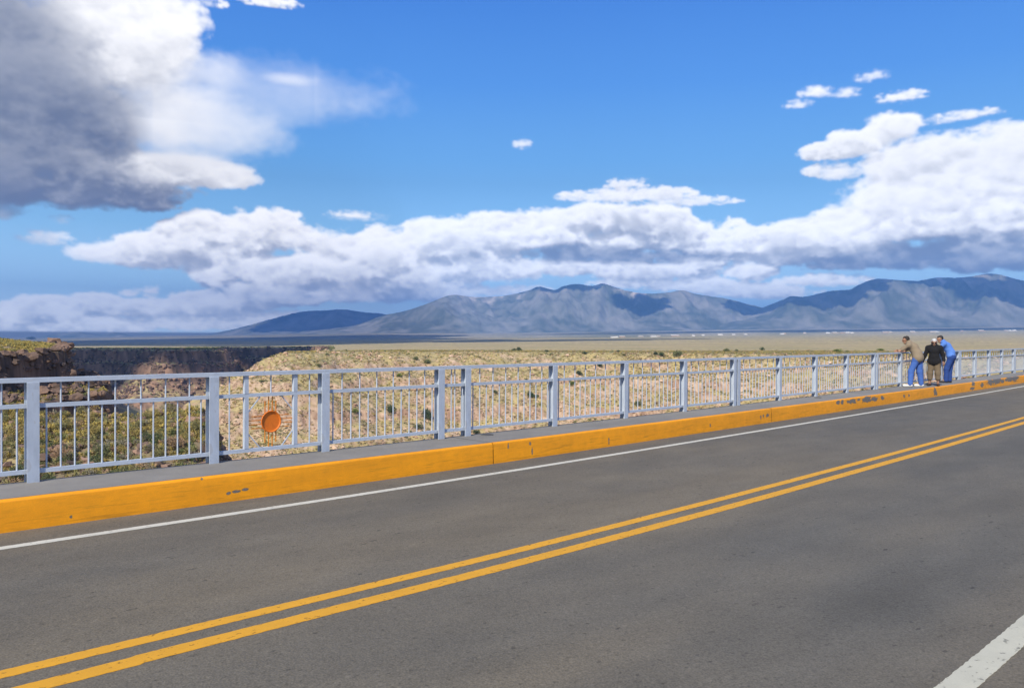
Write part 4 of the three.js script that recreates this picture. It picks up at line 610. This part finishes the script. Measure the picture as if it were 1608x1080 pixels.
function person(spec) {
  const { at, turn, J, look, label, skin } = spec, o = new THREE.Group(); o.position.copy(at); o.rotation.y = turn;
  const up = V(0, 1, 0).addScaledVector(look, -look.y).normalize(), fwd = look.clone().normalize(), hc = J.head;
  const arm = (s) => [[J['sh' + s], J['el' + s], 0.05, 0.041], [J['el' + s], J['wr' + s], 0.04, 0.026]], leg = (s) => [[J['hip' + s], J['kn' + s], 0.085, 0.058], [J['kn' + s], J['an' + s], 0.055, 0.036]];
  const trunk = [[J.pelvis.clone().add(V(-0.07, 0, 0)), J.pelvis.clone().add(V(0.07, 0, 0)), 0.115, 0.115], [J.pelvis, J.waist, 0.125, spec.belly ?? 0.125], [J.waist, J.chest, spec.belly ?? 0.125, 0.135], [J.chest, J.neck, 0.12, 0.075], [J.shL, J.neck, 0.06, 0.06], [J.shR, J.neck, 0.06, 0.06], [J.shL, J.chest, 0.06, 0.11], [J.shR, J.chest, 0.06, 0.11]];
  const neckUp = hc.clone().addScaledVector(up, -0.06).addScaledVector(fwd, -0.015), foot = (s) => [[J['an' + s], J['toe' + s], 0.04, 0.034]];
  const hand = (s) => { const d = J['wr' + s].clone().sub(J['el' + s]).normalize(), out = J['thumb' + s].clone().addScaledVector(d, -J['thumb' + s].dot(d)).normalize(), down = J['palm' + s].clone().addScaledVector(d, -J['palm' + s].dot(d)).normalize(); return handBones(J['wr' + s], d, down, out); };
  const body = mergeGeometries([skin3([...trunk, ...arm('L'), ...arm('R'), ...leg('L'), ...leg('R'), ...foot('L'), ...foot('R'), [J.neck, neckUp, 0.058, 0.055]], 0.018), skin3([...headBones(hc, fwd, up), [J.neck, neckUp, 0.056, 0.054]], 0.007, 0.02), skin3(hand('L'), 0.005, 0.008), skin3(hand('R'), 0.005, 0.008)]);
  part('body', body, skin, o);
  const cut = (b, t) => [b[0], b[0].clone().lerp(b[1], t), b[2], lerp(b[2], b[3], t)];
  const sl = (s) => { const a = arm(s); return spec.sleeve > 1 ? [a[0], cut(a[1], 0.92)] : [cut(a[0], spec.sleeve)]; };
  const top = part('shirt', skin3([...trunk, ...sl('L'), ...sl('R'), ...(spec.hem ? [[J.pelvis.clone().add(V(-0.06, -spec.hem, 0)), J.pelvis.clone().add(V(0.06, -spec.hem, 0)), 0.125, 0.125], [J.pelvis, J.waist, 0.14, 0.135]] : [])], 0.016, 0.04, spec.loose ?? 0.022), spec.shirt, o);
  if (spec.shirtName) top.name = spec.shirtName;
  crease(top.geometry, 0.011, 9);
  const lg = (s) => { const l = leg(s); return [[l[0][0], l[0][1], 0.1, 0.078], cut([l[1][0], l[1][1], 0.078, 0.062], spec.trouser)]; };
  part('trousers', skin3([[J.hipL, J.hipR, 0.11, 0.11], [J.pelvis, J.hipL.clone().add(J.hipR).multiplyScalar(0.5), 0.125, 0.12], ...lg('L'), ...lg('R')], 0.016, 0.035, 0.012), spec.trousers, o);
  crease(o.children[o.children.length - 1].geometry, 0.012, 8);
  for (const s of 'LR') part('shoe', skin3([[J['an' + s].clone().add(V(0, -0.03, -0.03)), J['toe' + s], 0.048, 0.042], [J['an' + s].clone().add(V(0, -0.035, -0.04)), J['toe' + s].clone().add(V(0, -0.012, 0)), 0.034, 0.03]], 0.011, 0.02), spec.shoes, o);
  const side = up.clone().cross(fwd).normalize(), P = (f, u, s = 0) => hc.clone().addScaledVector(fwd, f).addScaledVector(up, u).addScaledVector(side, s);
  part('hair', skin3([[P(-0.03, 0.05), P(0.015, 0.062), 0.085, 0.068], [P(-0.05, 0.02), P(-0.055, -0.045), 0.066, 0.045], [P(-0.02, 0.03, 0.06), P(-0.03, -0.01, 0.068), 0.03, 0.02], [P(-0.02, 0.03, -0.06), P(-0.03, -0.01, -0.068), 0.03, 0.02], ...(spec.longHair ? [[P(-0.04, 0, 0.065), P(-0.03, -0.07, 0.07), 0.03, 0.02], [P(-0.04, 0, -0.065), P(-0.03, -0.07, -0.07), 0.03, 0.02], [P(0.03, 0.07), P(0.06, 0.062), 0.05, 0.035]] : [])], 0.007, 0.02), spec.hair, o);
  const eyes = []; for (const s of [-1, 1]) eyes.push(new THREE.SphereGeometry(1, 10, 8).scale(0.013, 0.008, 0.008).applyMatrix4(new THREE.Matrix4().makeBasis(side, up, fwd)).translate(...P(0.088, 0.012, s * 0.031).toArray()));
  if (spec.glasses) { for (const s of [-1, 1]) eyes.push(new THREE.SphereGeometry(1, 12, 8).scale(0.03, 0.022, 0.012).applyMatrix4(new THREE.Matrix4().makeBasis(side, up, fwd)).translate(...P(0.098, 0.01, s * 0.034).toArray())); part('sunglasses', mergeGeometries(eyes), mat(rgb(0.012, 0.012, 0.014), 0.2), o); } else part('eyes', mergeGeometries(eyes), mat(rgb(0.03, 0.02, 0.015), 0.3), o);
  add(o, 'person'); tag(o, label, 'person');
}
const cloth = (r, g, b, seed) => { const rnd = rngOf(seed); return mat(rgb(r, g, b), 0.95, {}); };
{
  const q = (px, d) => B(xAt(px, d), d, WALK);
  person({ at: q(1433, 9.40), turn: Math.PI, look: V(0.2, -0.22, 1), skin: skinMat, belly: 0.128, sleeve: 0.72, loose: 0.018, hem: 0.03, trouser: 0.97,
    label: 'person in a taupe short-sleeved shirt and jeans leaning on the railing',
    shirt: cloth(0.235, 0.185, 0.125, 1), trousers: cloth(0.055, 0.13, 0.40, 2), shoes: mat(rgb(0.72, 0.71, 0.68), 0.7), hair: mat(rgb(0.022, 0.018, 0.016), 0.8),
    J: { anL: V(0.19, 0.085, 0.08), anR: V(-0.17, 0.085, -0.14), toeL: V(0.24, 0.045, 0.25), toeR: V(-0.13, 0.045, 0.03), knL: V(0.13, 0.5, 0.08), knR: V(-0.12, 0.5, -0.1), hipL: V(0.08, 0.92, -0.07), hipR: V(-0.08, 0.92, -0.09), pelvis: V(0, 0.96, -0.09), waist: V(0, 1.08, -0.06), chest: V(0, 1.28, 0.06), neck: V(0.01, 1.43, 0.2), head: V(0.03, 1.525, 0.28), shL: V(0.185, 1.36, 0.14), shR: V(-0.185, 1.36, 0.14), elL: V(0.27, 1.16, 0.4), elR: V(-0.22, 1.16, 0.4), wrL: V(0.08, 1.155, 0.49), wrR: V(-0.02, 1.15, 0.53), thumbL: V(0, 1, 0.2), thumbR: V(0, 1, 0.2), palmL: V(0, -0.3, 1), palmR: V(0, -0.3, 1) } });
  person({ at: q(1485.5, 9.42), turn: Math.PI + 0.22, look: V(0.45, -0.3, 1), skin: skinMat, belly: 0.122, sleeve: 0.8, loose: 0.016, hem: 0, trouser: 0.98,
    label: 'person in a blue short-sleeved shirt and dark jeans bending over the railing',
    shirt: cloth(0.085, 0.20, 0.55, 3), trousers: cloth(0.018, 0.055, 0.22, 4), shoes: mat(rgb(0.03, 0.028, 0.03), 0.6), hair: mat(rgb(0.014, 0.012, 0.011), 0.7),
    J: { anL: V(0.10, 0.085, 0.02), anR: V(-0.10, 0.085, -0.08), toeL: V(0.14, 0.045, 0.19), toeR: V(-0.08, 0.045, 0.1), knL: V(0.1, 0.5, 0.0), knR: V(-0.1, 0.5, -0.08), hipL: V(0.085, 0.92, -0.14), hipR: V(-0.085, 0.92, -0.16), pelvis: V(0, 0.96, -0.12), waist: V(0, 1.09, -0.11), chest: V(0, 1.3, 0.02), neck: V(0.01, 1.46, 0.14), head: V(0.05, 1.555, 0.22), shL: V(0.19, 1.385, 0.09), shR: V(-0.19, 1.385, 0.07), elL: V(0.28, 1.15, 0.28), elR: V(-0.25, 1.15, 0.30), wrL: V(0.06, 1.15, 0.42), wrR: V(-0.02, 1.15, 0.46), thumbL: V(0, 1, 0.2), thumbR: V(0, 1, 0.2), palmL: V(0, -0.3, 1), palmR: V(0, -0.3, 1) } });
  const w = q(1463.5, 9.15);
  person({ at: w, turn: Math.atan2(-w.x, -w.z) - 0.12, look: V(0.15, -0.2, 1), skin: darkSkin, belly: 0.118, sleeve: 2, loose: 0.02, hem: 0.05, trouser: 0.5, glasses: true, longHair: true, shirtName: 'jacket',
    label: 'person with silver hair in a black jacket and khaki trousers facing us',
    shirt: cloth(0.006, 0.006, 0.008, 5), trousers: cloth(0.16, 0.12, 0.075, 6), shoes: mat(rgb(0.03, 0.02, 0.016), 0.6), hair: mat(rgb(0.5, 0.5, 0.49), 0.8),
    J: { anL: V(0.125, 0.08, 0), anR: V(-0.125, 0.08, 0), toeL: V(0.16, 0.04, 0.16), toeR: V(-0.15, 0.04, 0.16), knL: V(0.115, 0.43, 0.01), knR: V(-0.115, 0.43, 0.01), hipL: V(0.085, 0.79, 0), hipR: V(-0.085, 0.79, 0), pelvis: V(0, 0.84, 0), waist: V(0, 0.97, 0), chest: V(0, 1.16, 0), neck: V(0, 1.33, 0), head: V(0, 1.445, 0.03), shL: V(0.18, 1.265, 0), shR: V(-0.18, 1.265, 0), elL: V(0.27, 1.02, -0.03), elR: V(-0.28, 1.01, 0.02), wrL: V(0.3, 0.82, 0.08), wrR: V(-0.35, 0.78, 0.06), thumbL: V(-0.3, 0, 1), thumbR: V(0.3, 0, 1), palmL: V(-1, 0, 0), palmR: V(1, 0, 0) } });
  console.log('people done');
}
renderer.render(scene, camera);
